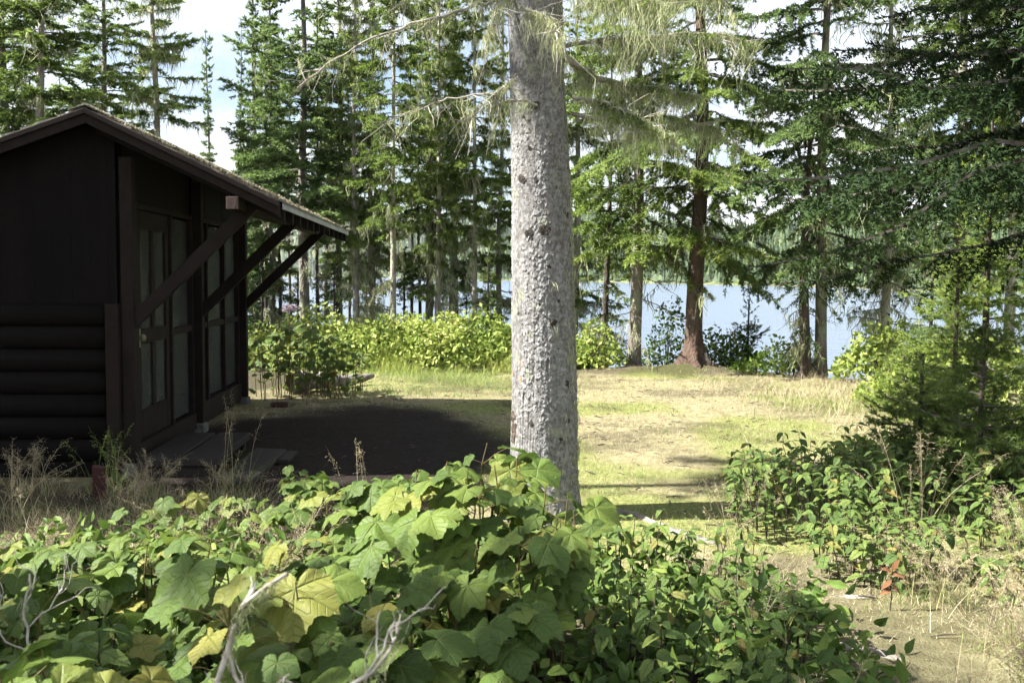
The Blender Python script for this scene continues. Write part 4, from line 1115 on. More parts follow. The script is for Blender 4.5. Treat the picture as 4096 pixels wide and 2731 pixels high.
# lichen tufts on the shaded side of the trunk
n = 260
zz = rng.uniform(0.2, 3.6, n); an = rng.normal(R(-12), R(28), n)
A = axis(zz); r = rad(zz)
P = np.c_[A[:, 0] + (r + 0.004) * np.cos(an), A[:, 1] + (r + 0.004) * np.sin(an), zz]
strands(la, np.repeat(P, 6, 0) + rng.normal(0, 0.008, (n * 6, 3)), rng, 0.05, 0.005)
tag(link('lichen', la.mesh('lichen', M['lichen']), big), kind='stuff')
# living crown high above
cr_ = make_conifer(51, 10.0, 5.2, 2.4, 110, 'full', 'bark_grey', 'needle', 0.05, lich=350, lich_len=0.30, sub=0.42, gap=0.15, dens=1.0, k=4, droop=0.06, e_lo=5, mask=lambda a_, z_: (np.cos(a_) < 0.1) & (z_ < 6.8), ln=0.08, wd=0.036)
link('crown', cr_['crown'], big)
tag(link('crown_lichen', cr_['lichen'], big), kind='stuff')

# ------------------------------------------------------------------ leaves
def thimble_leaf(seed, N=64):
    rg = np.random.default_rng(seed)
    lobes = np.array([90, 90 + 56, 90 - 56, 90 + 118, 90 - 118], float) + rg.normal(0, 4, 5)
    lr = np.array([1.0, 0.90, 0.90, 0.66, 0.66]) * rg.uniform(0.93, 1.06, 5)
    th = np.linspace(-90 + 9, 270 - 9, N)
    r = np.zeros(N); dth = np.full(N, 999.0)
    for a_, l_ in zip(lobes, lr):
        d = np.abs((th - a_ + 180) % 360 - 180)
        r = np.maximum(r, l_ * (0.70 + 0.30 * np.exp(-(d / 23) ** 1.35)) * (d < 62))
        dth = np.minimum(dth, d)
    sinus = np.minimum(th + 90, 270 - th)
    r *= 0.45 + 0.55 * sstep(0, 42, sinus)
    saw = 1 + 0.045 * (((np.arange(N) * 1.0) % 2) - 0.5) + rg.normal(0, 0.012, N)
    rings = [0.0, 0.3, 0.62, 0.85, 1.0]
    V, U = [(0, 0, 0)], [(0, 0)]
    fold = rg.uniform(0.10, 0.2); dr = rg.uniform(0.12, 0.34); w1 = rg.uniform(0, 6)
    tr = np.radians(th)
    for f in rings[1:]:
        rr = r * f * (saw if f == 1.0 else 1)
        x, y = rr * np.cos(tr), rr * np.sin(tr)
        zz = fold * rr * sstep(0, 26, dth) * 0.75 - dr * rr ** 2 + 0.05 * f * np.sin(tr * 3 + w1) + 0.035 * f ** 2 * np.sin(tr * 7 + w1 * 2) + rg.normal(0, 0.008, N)
        V += list(zip(x, y, zz)); U += list(zip(rr * np.cos(np.radians(dth)), rr * np.sin(np.radians(dth))))
    F = []
    for k in range(N - 1):
        F.append((0, 1 + k, 2 + k))
        for q in range(len(rings) - 2):
            a0 = 1 + q * N + k; b0 = a0 + N
            F += [(a0, b0, b0 + 1), (a0, b0 + 1, a0 + 1)]
    acc = Acc(); acc.add(np.array(V) * 0.5, F, 0.5, 0, np.array(U))       # unit leaf: about 1 across
    return acc.mesh('leaf', M['thimble'], True)

def ovate_leaf(seed, m, wd=0.46, n=9):
    rg = np.random.default_rng(seed)
    t = np.linspace(0, 1, n)
    w = wd * 0.5 * np.sin(PI * t ** 0.8) ** 0.8 * (1 - 0.15 * t); w[0] = 0.004; w[-1] = 0.0
    V, U, F = [], [], []
    cv = rg.uniform(0.15, 0.5); fd = rg.uniform(0.15, 0.45)
    for k in range(n):
        zc = 0.10 * t[k] - cv * t[k] ** 2
        wv = 0.02 * math.sin(k * 1.7 + seed)
        for s_ in (-1, -0.5, 0, 0.5, 1):
            V.append((s_ * w[k], t[k], zc + fd * abs(s_) * w[k] - 0.1 * (abs(s_) == 1) * w[k] + wv * abs(s_))); U.append((t[k], abs(s_) * w[k]))
        if k:
            a0 = (k - 1) * 5
            for q in range(4):
                F += [(a0 + q, a0 + q + 1, a0 + q + 6), (a0 + q, a0 + q + 6, a0 + q + 5)]
    acc = Acc(); acc.add(V, F, 0.5, 0, U)
    return acc.mesh('leaf', m, True)

TL = [thimble_leaf(k) for k in range(8)]
OL = [ovate_leaf(k, M['ovate'], 0.50 + 0.05 * (k % 3)) for k in range(6)]
PLf = [ovate_leaf(40 + k, M['paleleaf'], 0.42) for k in range(4)]

def orient(tip, nrm):
    y = Vector(tip).normalized(); z = Vector(nrm); z = (z - y * z.dot(y)).normalized(); x = y.cross(z)
    return Matrix((x, y, z)).transposed().to_4x4()

def put_leaf(me, parent, p, tip, nrm, size):
    o = bpy.data.objects.new('leaf', me)
    COL.objects.link(o)
    o.parent = parent
    o.matrix_basis = Matrix.Translation(p) @ orient(tip, nrm) @ Matrix.Scale(size, 4)
    return o

def thimble_clump(label, x, y, h, rad_, nl, size, seed, face=(-0.15, -0.55), z=None, group='thimbleberry clumps in the foreground', low=0.22, canes=None, name='thimbleberry_plant', bs=0.6):
    rg = np.random.default_rng(seed)
    root = thing(name, label, 'shrub', (x, y, float(gz(x, y)) if z is None else z), 0, group)
    sa = Acc()
    if not canes: nl = int(nl * 1.9); size *= 1.3
    nc_ = canes or max(3, nl // 6)
    per = int(np.ceil(nl / nc_)); made = 0
    for c in range(nc_):
        an = rg.uniform(0, 2 * PI); rr = rad_ * math.sqrt(rg.random())
        base = np.array([bs * rr * math.cos(an), bs * rr * math.sin(an), -0.03])
        hh = h * (1 - 0.32 * (rr / rad_) ** 2) * rg.uniform(0.85, 1.04)
        top = np.array([rr * math.cos(an), rr * math.sin(an), hh])
        t = np.linspace(0, 1, 8)[:, None]
        C = base * (1 - t) + top * t + np.array([0, 0, 1]) * (0.10 * h * np.sin(t * PI)) + rg.normal(0, 0.008, (8, 3)) * (t > 0)
        tubes(sa, C[None], np.linspace(0.006, 0.0025, 8)[None], 5)
        for k in range(per):
            if made >= nl: break
            f = 1 - (1 - low) * (k / max(1, per)) ** 0.9 * rg.uniform(0.75, 1.1) if k else 1.0
            f = min(max(f, min(0.2, low + 0.02)), 1.0)
            p = C[int(f * 7 - 1e-6)] * (1 - (f * 7 % 1)) + C[min(7, int(f * 7 - 1e-6) + 1)] * (f * 7 % 1)
            la_ = rg.uniform(0, 2 * PI)
            out = np.array([math.cos(la_), math.sin(la_), 0]) * 0.75 + np.array([face[0], face[1], 0]) * 0.9
            if np.linalg.norm(out[:2]) < 0.2: out[1] -= 0.4
            out = out / np.linalg.norm(out)
            pl_ = rg.uniform(0.05, 0.12) * size / 0.18
            q = p + out * pl_ + np.array([0, 0, pl_ * rg.uniform(0.2, 0.7)])
            tubes(sa, np.stack([p, (p + q) / 2 + np.array([0, 0, 0.012]), q])[None], np.array([[0.002, 0.0016, 0.0013]]), 3)
            sz = size * rg.uniform(0.45, 1.22) * (1.0 if f > 0.7 else 0.9)
            tilt = rg.uniform(R(0), R(48))
            tip = out * math.cos(tilt) + np.array([0, 0, -math.sin(tilt)]) + rg.normal(0, 0.15, 3)
            nrm = out * math.sin(tilt) + np.array([-0.28, -0.22, math.cos(tilt)]) + rg.normal(0, 0.16, 3)
            put_leaf(TL[rg.integers(0, len(TL))], root, Vector(q), Vector(tip), Vector(nrm), sz)
            made += 1
    link('stem', sa.mesh('stem', M['stem'], True), root)
    return root

def ovate_shrub(label, x, y, h, rad_, nl, size, seed, leaves=None, group='ovate-leaved shrubs', z=None, spread=1.0, name='leafy_shrub', face=(-0.1, -0.35), stem='darkstem', low=0.12):
    rg = np.random.default_rng(seed)
    if leaves is None: nl = int(nl * 2.7); size *= 0.98
    leaves = leaves or OL
    root = thing(name, label, 'shrub', (x, y, float(gz(x, y)) if z is None else z), 0, group)
    sa = Acc()
    per = 10
    nc_ = max(1, int(np.ceil(nl / per))); made = 0
    for c in range(nc_):
        an = rg.uniform(0, 2 * PI); rr = rad_ * math.sqrt(rg.random())
        base = np.array([0.8 * rr * math.cos(an), 0.8 * rr * math.sin(an), -0.03])
        hh = h * (1 - 0.3 * (rr / rad_) ** 2) * rg.uniform(0.7, 1.05)
        top = np.array([rr * math.cos(an), rr * math.sin(an), hh])
        t = np.linspace(0, 1, 9)[:, None]
        C = base * (1 - t) + top * t + np.array([0, 0, 1]) * (0.12 * h * np.sin(t * PI)) + rg.normal(0, 0.006, (9, 3)) * (t > 0)
        tubes(sa, C[None], np.linspace(0.004, 0.0015, 9)[None], 4)
        n_here = min(per, nl - made)
        for k in range(n_here):
            pair = k // 2
            f = 1 - (1 - low) * pair / max(1, per / 2 - 1 + 0.5)
            p, d = interp_poly(C[None], np.zeros(1, int), np.array([f])); p = p[0]
            la_ = (pair * PI / 2) + (k % 2) * PI + c + rg.normal(0, 0.3)
            out = np.array([math.cos(la_), math.sin(la_), 0]) + np.array([face[0], face[1], 0]) * 0.5
            out = out / np.linalg.norm(out)
            tilt = rg.uniform(R(-15), R(45))
            tip = out * math.cos(tilt) + np.array([0, 0, -math.sin(tilt)])
            nrm = out * math.sin(tilt) + np.array([-0.15, face[1] * 0.6, math.cos(tilt)]) + rg.normal(0, 0.2, 3)
            put_leaf(leaves[rg.integers(0, len(leaves))], root, Vector(p + out * 0.006), Vector(tip), Vector(nrm), size * rg.uniform(0.65, 1.15) * (0.85 if pair == 0 else 1))
            made += 1
    link('stem', sa.mesh('stem', M[stem], True), root)
    return root

# foreground thimbleberries
TC = [
 ('big pale-leaved thimbleberry behind the forked white twig, lower left', -0.70, 2.62, 0.90, 0.26, 24, 0.185, 101),
 ('thimbleberry with broad leaves in the lower left corner', -1.02, 2.12, 0.82, 0.22, 20, 0.165, 102),
 ('thimbleberry at the bottom edge left of the forked white twig', -0.68, 1.95, 0.74, 0.20, 12, 0.16, 103),
 ('thimbleberry leaves just right of the forked white twig at the bottom', -0.40, 2.30, 0.66, 0.24, 18, 0.17, 104),
 ('tall thimbleberry mound topped with sunlit leaves left of the big trunk', -0.22, 4.15, 0.95, 0.42, 54, 0.18, 105),
 ('thimbleberry mound in front of the big trunk base', 0.12, 3.75, 0.80, 0.36, 46, 0.17, 106),
 ('shaded thimbleberry below the sunlit mound', -0.22, 3.25, 0.62, 0.36, 36, 0.17, 107),
 ('thimbleberry among twigs at the left edge', -1.62, 3.15, 0.62, 0.36, 30, 0.17, 108),
 ('thimbleberry behind the big pale-leaved one, left of the dry grass', -1.30, 3.75, 0.58, 0.40, 34, 0.17, 109),
 ('thimbleberry between the big pale-leaved one and the sunlit mound', -0.78, 3.45, 0.55, 0.36, 32, 0.16, 110),
 ('low thimbleberry patch edging the bare soil near the step', -0.92, 5.6, 0.42, 0.42, 30, 0.16, 111),
 ('shaded thimbleberry at the bottom between the two white twigs', -0.12, 2.55, 0.52, 0.30, 24, 0.15, 112),
 ('dark-leaved thimbleberry low at the left edge of the picture', -1.38, 2.55, 0.66, 0.28, 22, 0.18, 113),
 ('thimbleberry trailing in the dry grass before the cabin corner', -2.2, 4.6, 0.40, 0.42, 30, 0.15, 114),
 ('low thimbleberry leaves edging the bare soil left of the big trunk', -0.72, 6.35, 0.34, 0.40, 26, 0.13, 119),
 ('low thimbleberry leaves before the near end of the loose plank', -1.35, 6.55, 0.30, 0.42, 24, 0.13, 120),
 ('low thimbleberry leaves in the shade before the step', -1.75, 5.7, 0.34, 0.45, 26, 0.14, 115),
 ('low thimbleberry leaves behind the left-edge twigs', -2.3, 3.9, 0.44, 0.42, 30, 0.15, 116),
 ('thimbleberry leaves left of the feathery dry grass', -1.75, 4.5, 0.42, 0.40, 30, 0.15, 117),
 ('thimbleberry leaves between dry grass and the sunlit mound', -0.85, 4.55, 0.46, 0.36, 30, 0.15, 118),
]
for a_ in TC:
    thimble_clump(*a_)
OC = [
 ('leafy shrub crowding the right foot of the big trunk', 0.62, 4.9, 0.48, 0.36, 60, 0.085, 201),
 ('sunlit leafy shrub at the lawn edge right of the big trunk', 1.02, 4.75, 0.40, 0.34, 56, 0.08, 202),
 ('dark leafy shrub below the thimbleberry mound', 0.45, 3.75, 0.55, 0.38, 66, 0.085, 203),
 ('leafy shrub with grass stalks left of the path', 0.92, 3.95, 0.42, 0.36, 60, 0.08, 204),
 ('dark leafy shrub at the bottom left of the path', 0.72, 3.1, 0.42, 0.36, 56, 0.085, 205),
 ('leafy shrub in shade at the bottom centre', 0.28, 2.75, 0.55, 0.30, 46, 0.09, 206),
 ('leafy shrub shoots right of the white twigs at the bottom', -0.08, 2.2, 0.62, 0.20, 24, 0.085, 207),
 ('leafy shrub bordering the path at its narrow end', 1.22, 4.25, 0.28, 0.26, 30, 0.075, 208),
 ('pointed-leaf shrub shoots among the thimbleberries at lower left', -1.18, 2.95, 0.66, 0.24, 26, 0.10, 210),
 ('broad half-shaded shrub at the right edge of the lawn', 1.72, 6.15, 0.58, 0.52, 130, 0.085, 211),
 ('dark shrub behind the bright one, under the low fir', 2.45, 6.5, 0.50, 0.50, 100, 0.085, 212),
 ('bright sunlit low shrub right of the path', 2.02, 5.35, 0.42, 0.42, 96, 0.085, 213),
 ('shaded shrub at the right edge behind the tall grass', 2.85, 5.9, 0.42, 0.42, 70, 0.085, 214),
 ('shaded shrub below the low fir, right of the half-shaded one', 2.5, 7.2, 0.55, 0.50, 100, 0.085, 216),
 ('shaded shrub at the right edge under the hanging boughs', 3.3, 6.7, 0.55, 0.50, 100, 0.085, 217),
 ('dark shrub between the half-shaded one and the low fir', 1.95, 6.9, 0.50, 0.45, 90, 0.085, 218),
 ('leafy shrub in the grass at the right edge, nearest the camera', 2.75, 5.0, 0.34, 0.40, 60, 0.08, 219),
 ('small leafy sprig in the dry grass at the bottom right', 1.55, 3.35, 0.22, 0.18, 16, 0.08, 215),
]
for a_ in OC:
    ovate_shrub(*a_)
def undergrowth():
    a = Acc()
    def f(n):
        x = rg0.uniform(-2.6, 1.45, n); y = rg0.uniform(1.9, 5.6, n)
        k = (y < 5.4 - 0.5 * np.clip(x, 0, 2)) & (y > 2.0 + 0.9 * np.clip(x - 0.3, 0, 9)) & (vnoise(x * 3, y * 3, 6) > 0.22)
        x, y = x[k], y[k]
        return np.c_[x, y, gz(x, y) + 0.02 + 0.26 * rg0.random(len(x)) ** 1.4]
    leaf_mass(a, 12000, f, rg0, 0.085, lambda P: 0.35 + rg0.normal(0, 0.22, len(P)), 0.9, True)
    tag(link('undergrowth', a.mesh('undergrowth', M['weed'])), label='low leafy undergrowth covering the ground below the foreground shrubs', cat='undergrowth', kind='stuff')
UNDER = undergrowth
ovate_shrub('single pale young shoot with pointed leaves at the bottom edge', 0.03, 1.42, 1.085, 0.03, 8, 0.13, 209, PLf, None, name='leafy_shoot', low=0.7, stem='stem', face=(0.3, -0.3))
# shrub beside the cabin, with a pink flower head
thimble_clump('leafy green shrub growing at the far corner of the cabin', -2.75, 12.7, 1.0, 0.75, 290, 0.17, 301, group=None, canes=40, low=0.05, bs=0.9, name='leafy_shrub')
thimble_clump('lower leafy shrub beside the fallen log', -2.25, 13.1, 0.70, 0.50, 130, 0.15, 302, group=None, canes=20, low=0.05, bs=0.9, name='leafy_shrub')
fl = thing('flower', 'tall stalk with a dusty pink flower head above the shrub by the cabin', 'flower', (-2.92, 13.0, 0))
a = Acc(); tubes(a, np.array([[(0, 0, 0), (0.01, 0, 0.5), (0.0, 0, 1.0), (0.02, 0, 1.1)]], float), np.array([[0.006, 0.006, 0.005, 0.004]]), 5)
link('stem', a.mesh('stem', M['stem'], True), fl)
a = Acc(); rg = np.random.default_rng(8); n = 420
P = rg.normal(0, 1, (n, 3)); P = norm(P) * rg.uniform(0.5, 1, (n, 1)) * np.array([0.12, 0.12, 0.055]) + np.array([0.02, 0, 1.15])
needles(a, P, norm(rg.normal(0, 1, (n, 3)) + np.array([0, 0, 0.6])), rg, 2, 0.022, 0.016, 0.5)
link('flower_head', a.mesh('flower_head', M['flower']), fl)
wt = thing('withered_plant', 'small withered plant with brown leaves in the sunlit dry grass', 'plant', (PX(899, 4.75), 4.75, float(gz(1.85, 4.75))))
a = Acc(); tubes(a, np.array([[(0, 0, -0.01), (0.01, 0, 0.07), (0.0, 0.01, 0.14), (0.01, 0, 0.2)]], float), np.array([[0.003, 0.003, 0.002, 0.0015]]), 4)
link('stem', a.mesh('stem', M['darkstem'], True), wt)
BL = [ovate_leaf(70 + k, M['brownleaf'], 0.42) for k in range(3)]
for k, (zz_, an, tl) in enumerate(((0.19, 2.9, -0.5), (0.18, 0.3, 0.1), (0.15, 2.6, 0.6), (0.13, 0.1, 1.0), (0.1, 3.3, 0.2), (0.2, 1.2, -0.8))):
    put_leaf(BL[k % 3], wt, Vector((0.005, 0, zz_)), Vector((math.cos(an), -0.2, -math.sin(tl))), Vector((0.2, -0.6, 0.8)), 0.065)

# ------------------------------------------------------------------ bleached twigs in front
def dead_branch(label, x, y, pts, r0, seed, forks, nl=30):
    rg = np.random.default_rng(seed)
    root = thing('dead_branch', label, 'branch', (x, y, 0))
    a = Acc()
    def grow(p, d, L, r, depth):
        n = 7; Q = [p]
        for k in range(n):
            d = norm(d + rg.normal(0, 0.22, 3) + np.array([0, 0, 0.02])); Q.append(Q[-1] + d * L / n)
        Q = np.array(Q)
        tubes(a, Q[None], (r * np.linspace(1, 0.55, n + 1) * (1 + 0.12 * rg.normal(0, 1, n + 1)))[None], 6)
        if depth > 0:
            for k in range(rg.integers(2, 4)):
                i = rg.integers(2, n + 1)
                dd_ = norm(d * 0.7 + rg.normal(0, 0.75, 3) * np.array([1, 0.5, 0.9]) + np.array([0, 0, 0.15]))
                grow(Q[i], dd_, L * rg.uniform(0.4, 0.72), r * rg.uniform(0.45, 0.62), depth - 1)
        return Q
    P = np.array(pts, float)
    Pm = resample(P, 24); Pm += rg.normal(0, 0.003, Pm.shape)
    tubes(a, Pm[None], (r0 * np.linspace(1.25, 0.55, 24) * (1 + 0.1 * rg.normal(0, 1, 24)))[None], 7)
    for (i, d, L) in forks:
        grow(Pm[i], norm(np.array(d, float)), L, r0 * 0.62, 2)
    link('wood', a.mesh('wood', M['bleach'], True), root)
    la_ = Acc()
    lichen_on(la_, Pm[None], rg, nl, 0.022, 0.002, 0.6, 1.0, 10, 0.010)
    tag(link('lichen', la_.mesh('lichen', M['lichen']), root), kind='stuff')
    return root
dead_branch('forked bleached dead twig rising at the bottom left', -0.52, 1.72, [(-0.06, 0.1, 0), (-0.03, 0.04, 0.5), (0.0, 0, 0.86), (0.03, 0, 0.98), (0.055, -0.01, 1.03), (0.13, 0, 1.075)], 0.0068, 5,
            [(19, (0.3, 0, -0.6), 0.10), (17, (0.7, 0, 0.0), 0.08), (21, (0.5, 0.1, 0.5), 0.05)], 60)
dead_branch('tangle of bleached dead twigs at the bottom edge', -0.26, 1.66, [(-0.02, 0.15, 0), (-0.06, 0.1, 0.5), (-0.08, 0, 0.84), (-0.02, 0, 0.90), (0.05, 0, 0.945), (0.07, 0, 1.0)], 0.0052, 9,
            [(18, (0.9, 0, 0.15), 0.16), (19, (-0.7, 0, 0.5), 0.12), (20, (0.8, 0, 0.5), 0.13), (16, (-0.9, 0, 0.1), 0.15), (22, (0.4, 0, 0.8), 0.06)], 40)
dead_branch('small pale dead twig among the leaves at the left edge', -1.35, 2.75, [(0.02, 0, 0), (0.0, 0, 0.4), (-0.02, 0, 0.66), (0.0, 0, 0.76)], 0.005, 15,
            [(18, (0.6, 0, 0.6), 0.16), (16, (-0.6, 0, 0.5), 0.16), (20, (0.2, 0, 0.8), 0.12)], 10)

# ------------------------------------------------------------------ grass
def blades(acc, x, y, z, rg, ln, wd, lean, a, segs=3, curve=0.5):
    n = len(x)
    an = rg.uniform(0, 2 * PI, n); L = ln * rg.uniform(0.5, 1.25, n); le = lean * rg.uniform(0.3, 1.3, n)
    t = np.linspace(0, 1, segs + 1)[None]
    hx = np.sin(le)[:, None] * t + curve * (t ** 2) * np.sin(le)[:, None]
    hz = np.cos(le)[:, None] * t - curve * 0.6 * t ** 2 * np.sin(le)[:, None]
    P = np.stack([x[:, None] + np.cos(an)[:, None] * hx * L[:, None], y[:, None] + np.sin(an)[:, None] * hx * L[:, None], z[:, None] + np.maximum(hz, 0.02) * L[:, None]], -1)
    an2 = an + PI / 2 + rg.normal(0, 0.6, n)
    S = np.c_[np.cos(an2), np.sin(an2), np.zeros(n)]
    W = (wd * rg.uniform(0.6, 1.3, n))[:, None] * np.linspace(1, 0.15, segs + 1)[None]
    ribbons(acc, P, W, S, a)
    return P

rg = np.random.default_rng(99)
def scatter(n, x0, x1, y0, y1, keep):
    x = rg.uniform(x0, x1, n); y = rg.uniform(y0, y1, n); k = keep(x, y) > rg.random(n)
    return x[k], y[k]
# lawn: short dry and green blades, denser near the camera
acc = Acc()
for (n, y0, y1, x0, x1, ln, wd) in ((70000, 4.3, 9.5, -2.8, 4.2, 0.030, 0.0035), (70000, 9.5, 17.5, -3.4, 6.5, 0.036, 0.0055)):
    x, y = scatter(n, x0, x1, y0, y1, lambda x, y: np.clip((1 - soil_shade_mask(x, y)) * 1.1 - 0.04, 0, 1))
    g = green_mask(x, y) * rg.uniform(0.4, 1.2, len(x))
    av = np.clip(0.10 + 0.42 * rg.random(len(x)) + 0.5 * (g > 0.45), 0, 1)
    blades(acc, x, y, gz(x, y), rg, ln, wd, R(62), av, 1, 0.1)
tag(link('lawn_grass', acc.mesh('lawn_grass', M['grass'])), label='short dry and green grass blades of the sunlit clearing', cat='grass', kind='stuff')
# fallen straw and needles on soil and lawn
acc = Acc()
x, y = scatter(26000, -3, 4.5, 4.0, 16, lambda x, y: 0.004 + 0.99 * np.clip(1 - 1.3 * soil_shade_mask(x, y), 0, 1))
blades(acc, x, y, gz(x, y) + 0.006, rg, 0.07, 0.003, R(86), rg.uniform(0, 1, len(x)), 1, 0.0)
tag(link('straw_litter', acc.mesh('straw_litter', M['dry'])), label='loose straw and dry stalks lying over the clearing', cat='straw', kind='stuff')

acc = Acc()
x0, y0 = scatter(900, -2.2, 5.0, 4.6, 15.8, lambda x, y: (1 - soil_shade_mask(x, y)) * (0.25 + 0.75 * green_mask(x, y)))
k_ = 16
x = np.repeat(x0, k_) + rg.normal(0, 0.035, len(x0) * k_); y = np.repeat(y0, k_) + rg.normal(0, 0.035, len(x0) * k_)
blades(acc, x, y, gz(x, y) - 0.005, rg, 0.06 * np.repeat(rg.uniform(0.6, 1.5, len(x0)), k_), 0.004, R(40), np.repeat(rg.uniform(0.1, 1, len(x0)), k_), 2, 0.5)
tag(link('lawn_tufts', acc.mesh('lawn_tufts', M['greengrass'])), label='small green grass tufts dotted over the clearing', cat='grass', kind='stuff')
acc = Acc()
x, y = scatter(1500, -2.8, 5.0, 4.2, 16.5, lambda x, y: 0.7 + 0 * x)
an = rg.uniform(0, PI, len(x)); L_ = rg.uniform(0.02, 0.12, len(x))
A_ = np.c_[x, y, gz(x, y) + 0.008]; B_ = A_ + np.c_[np.cos(an) * L_, np.sin(an) * L_, rg.uniform(-0.004, 0.012, len(x))]
tubes(acc, np.stack([A_, (A_ + B_) / 2 + np.array([0, 0, 0.004]), B_], 1), np.array([[0.003, 0.0035, 0.002]]) * rg.uniform(0.5, 1.6, (len(x), 1)), 4)
tag(link('twig_litter', acc.mesh('twig_litter', M['darkstem'])), label='small dark twigs and cones scattered over the clearing', cat='twigs', kind='stuff')
# rough grass: right of the path, along the lawn edge and by the cabin
acc = Acc()
def rough_zone(x, y):
    w = fbm(x * 1.2, y * 1.2, 44, 3)
    a1 = sstep(1.15, 1.9, x) * (1 - sstep(4.4, 5.8, y)) - 0.95 * np.exp(-(((x - 1.62) / 0.50) ** 2 + ((y - 4.35) / 0.75) ** 2))
    a2 = np.exp(-(((x - 4.3) / 1.1) ** 2 + ((y - 13.2) / 2.6) ** 2))
    a3 = sstep(-1.0, -1.6, x) * sstep(4.6, 5.2, y) * (1 - sstep(6.9, 7.5, y)) * 0.8
    a4 = np.exp(-(((x - 1.25) / 0.35) ** 2 + ((y - 5.4) / 0.5) ** 2)) * 0.7
    return np.clip(np.maximum.reduce([a1, a2, a3, a4]), 0, 1) * sstep(0.30, 0.52, w)
for (n, ln, wd, x0, x1, y0, y1, seg) in ((70000, 0.12, 0.0032, -3.6, 4.5, 2.6, 8.0, 2), (16000, 0.22, 0.006, 2.0, 7.0, 9.5, 16.5, 2), (14000, 0.28, 0.003, -3.4, 4.2, 2.6, 7.6, 3)):
    x, y = scatter(n, x0, x1, y0, y1, rough_zone)
    blades(acc, x, y, gz(x, y) - 0.01, rg, ln, wd, R(48), rg.uniform(0, 1, len(x)), seg, 0.5)
tag(link('dry_grass', acc.mesh('dry_grass', M['dry'])), label='rough dry grass beside the path and around the clearing', cat='grass', kind='stuff')
acc = Acc()
for (n, ln, wd, x0, x1, y0, y1) in ((34000, 0.12, 0.0035, -3.4, 4.5, 2.6, 8.0), (9000, 0.2, 0.006, 1.5, 6.5, 8.5, 16.5), (9000, 0.16, 0.006, -3.0, 0.6, 12.6, 16.5)):
    x, y = scatter(n, x0, x1, y0, y1, lambda x, y: np.maximum(rough_zone(x, y) * 0.8, (y > 13) * (y < bank(x) - 0.5) * (x < 0.5) * sstep(0.4, 0.6, fbm(x * 1.4, y * 1.4, 66, 3)) * 0.8))
    blades(acc, x, y, gz(x, y) - 0.01, rg, ln, wd, R(42), rg.uniform(0.2, 0.9, len(x)), 2, 0.5)
tag(link('green_grass', acc.mesh('green_grass', M['greengrass'])), label='fresh green grass growing through the dry tufts', cat='grass', kind='stuff')

# single tall stalks with drooping seed heads
def stalk(acc, x, y, h, lean_, az, rg, head=0.3, w=0.0028, spk=26, z=None):
    t = np.linspace(0, 1, 9)
    d = np.array([math.cos(az), math.sin(az)])
    z0 = float(gz(x, y)) if z is None else z
    P = np.c_[x + d[0] * lean_ * h * t ** 2, y + d[1] * lean_ * h * t ** 2, z0 + h * (t - 0.18 * lean_ * t ** 3)]
    tubes(acc, P[None], (w * np.linspace(0.6, 0.25, 9))[None], 3, rg.uniform(0, 1))
    s = rg.uniform(1 - head, 1, spk)
    p, dd_ = interp_poly(P[None], np.zeros(spk, int), s)
    o = norm(dd_ * 0.8 + rg.normal(0, 0.6, (spk, 3)) + np.array([0, 0, -0.25])) * (rg.uniform(0.01, 0.05, spk) * (1.25 - s))[:, None] * 2.0
    q = p + o
    tubes(acc, np.stack([p, q], 1), np.full((spk, 2), 0.0004), 3, 0.6)
    needles(acc, q, norm(o + np.array([0, 0, -0.01])), rg, 1, 0.012, 0.0035, rg.uniform(0.3, 1, spk), lo=0, hi=20)

def grass_clump(label, x, y, n, h, spread, seed, green=False, lean_=0.35, head=0.3, group=None, rad_=0.05, base=60):
    rg_ = np.random.default_rng(seed)
    root = thing('grass_clump', label, 'grass', (0, 0, 0), 0, group)
    root.location = (x, y, float(gz(x, y)))
    a = Acc()
    for k in range(n):
        stalk(a, rg_.normal(0, rad_), rg_.normal(0, rad_), h * rg_.uniform(0.55, 1.1), lean_ * rg_.uniform(0.2, 1.4), rg_.uniform(0, 2 * PI), rg_, head, z=0.0)
    link('stalks', a.mesh('stalks', M['greengrass' if green else 'dry']), root)
    if base:
        b_ = Acc()
        xx, yy = rg_.normal(0, rad_ * 1.3, base), rg_.normal(0, rad_ * 1.3, base)
        blades(b_, xx, yy, np.zeros(base), rg_, h * 0.45, 0.004, R(38), rg_.uniform(0, 1, base), 3, 0.6)
        link('blades', b_.mesh('blades', M['greengrass']), root)
    return root
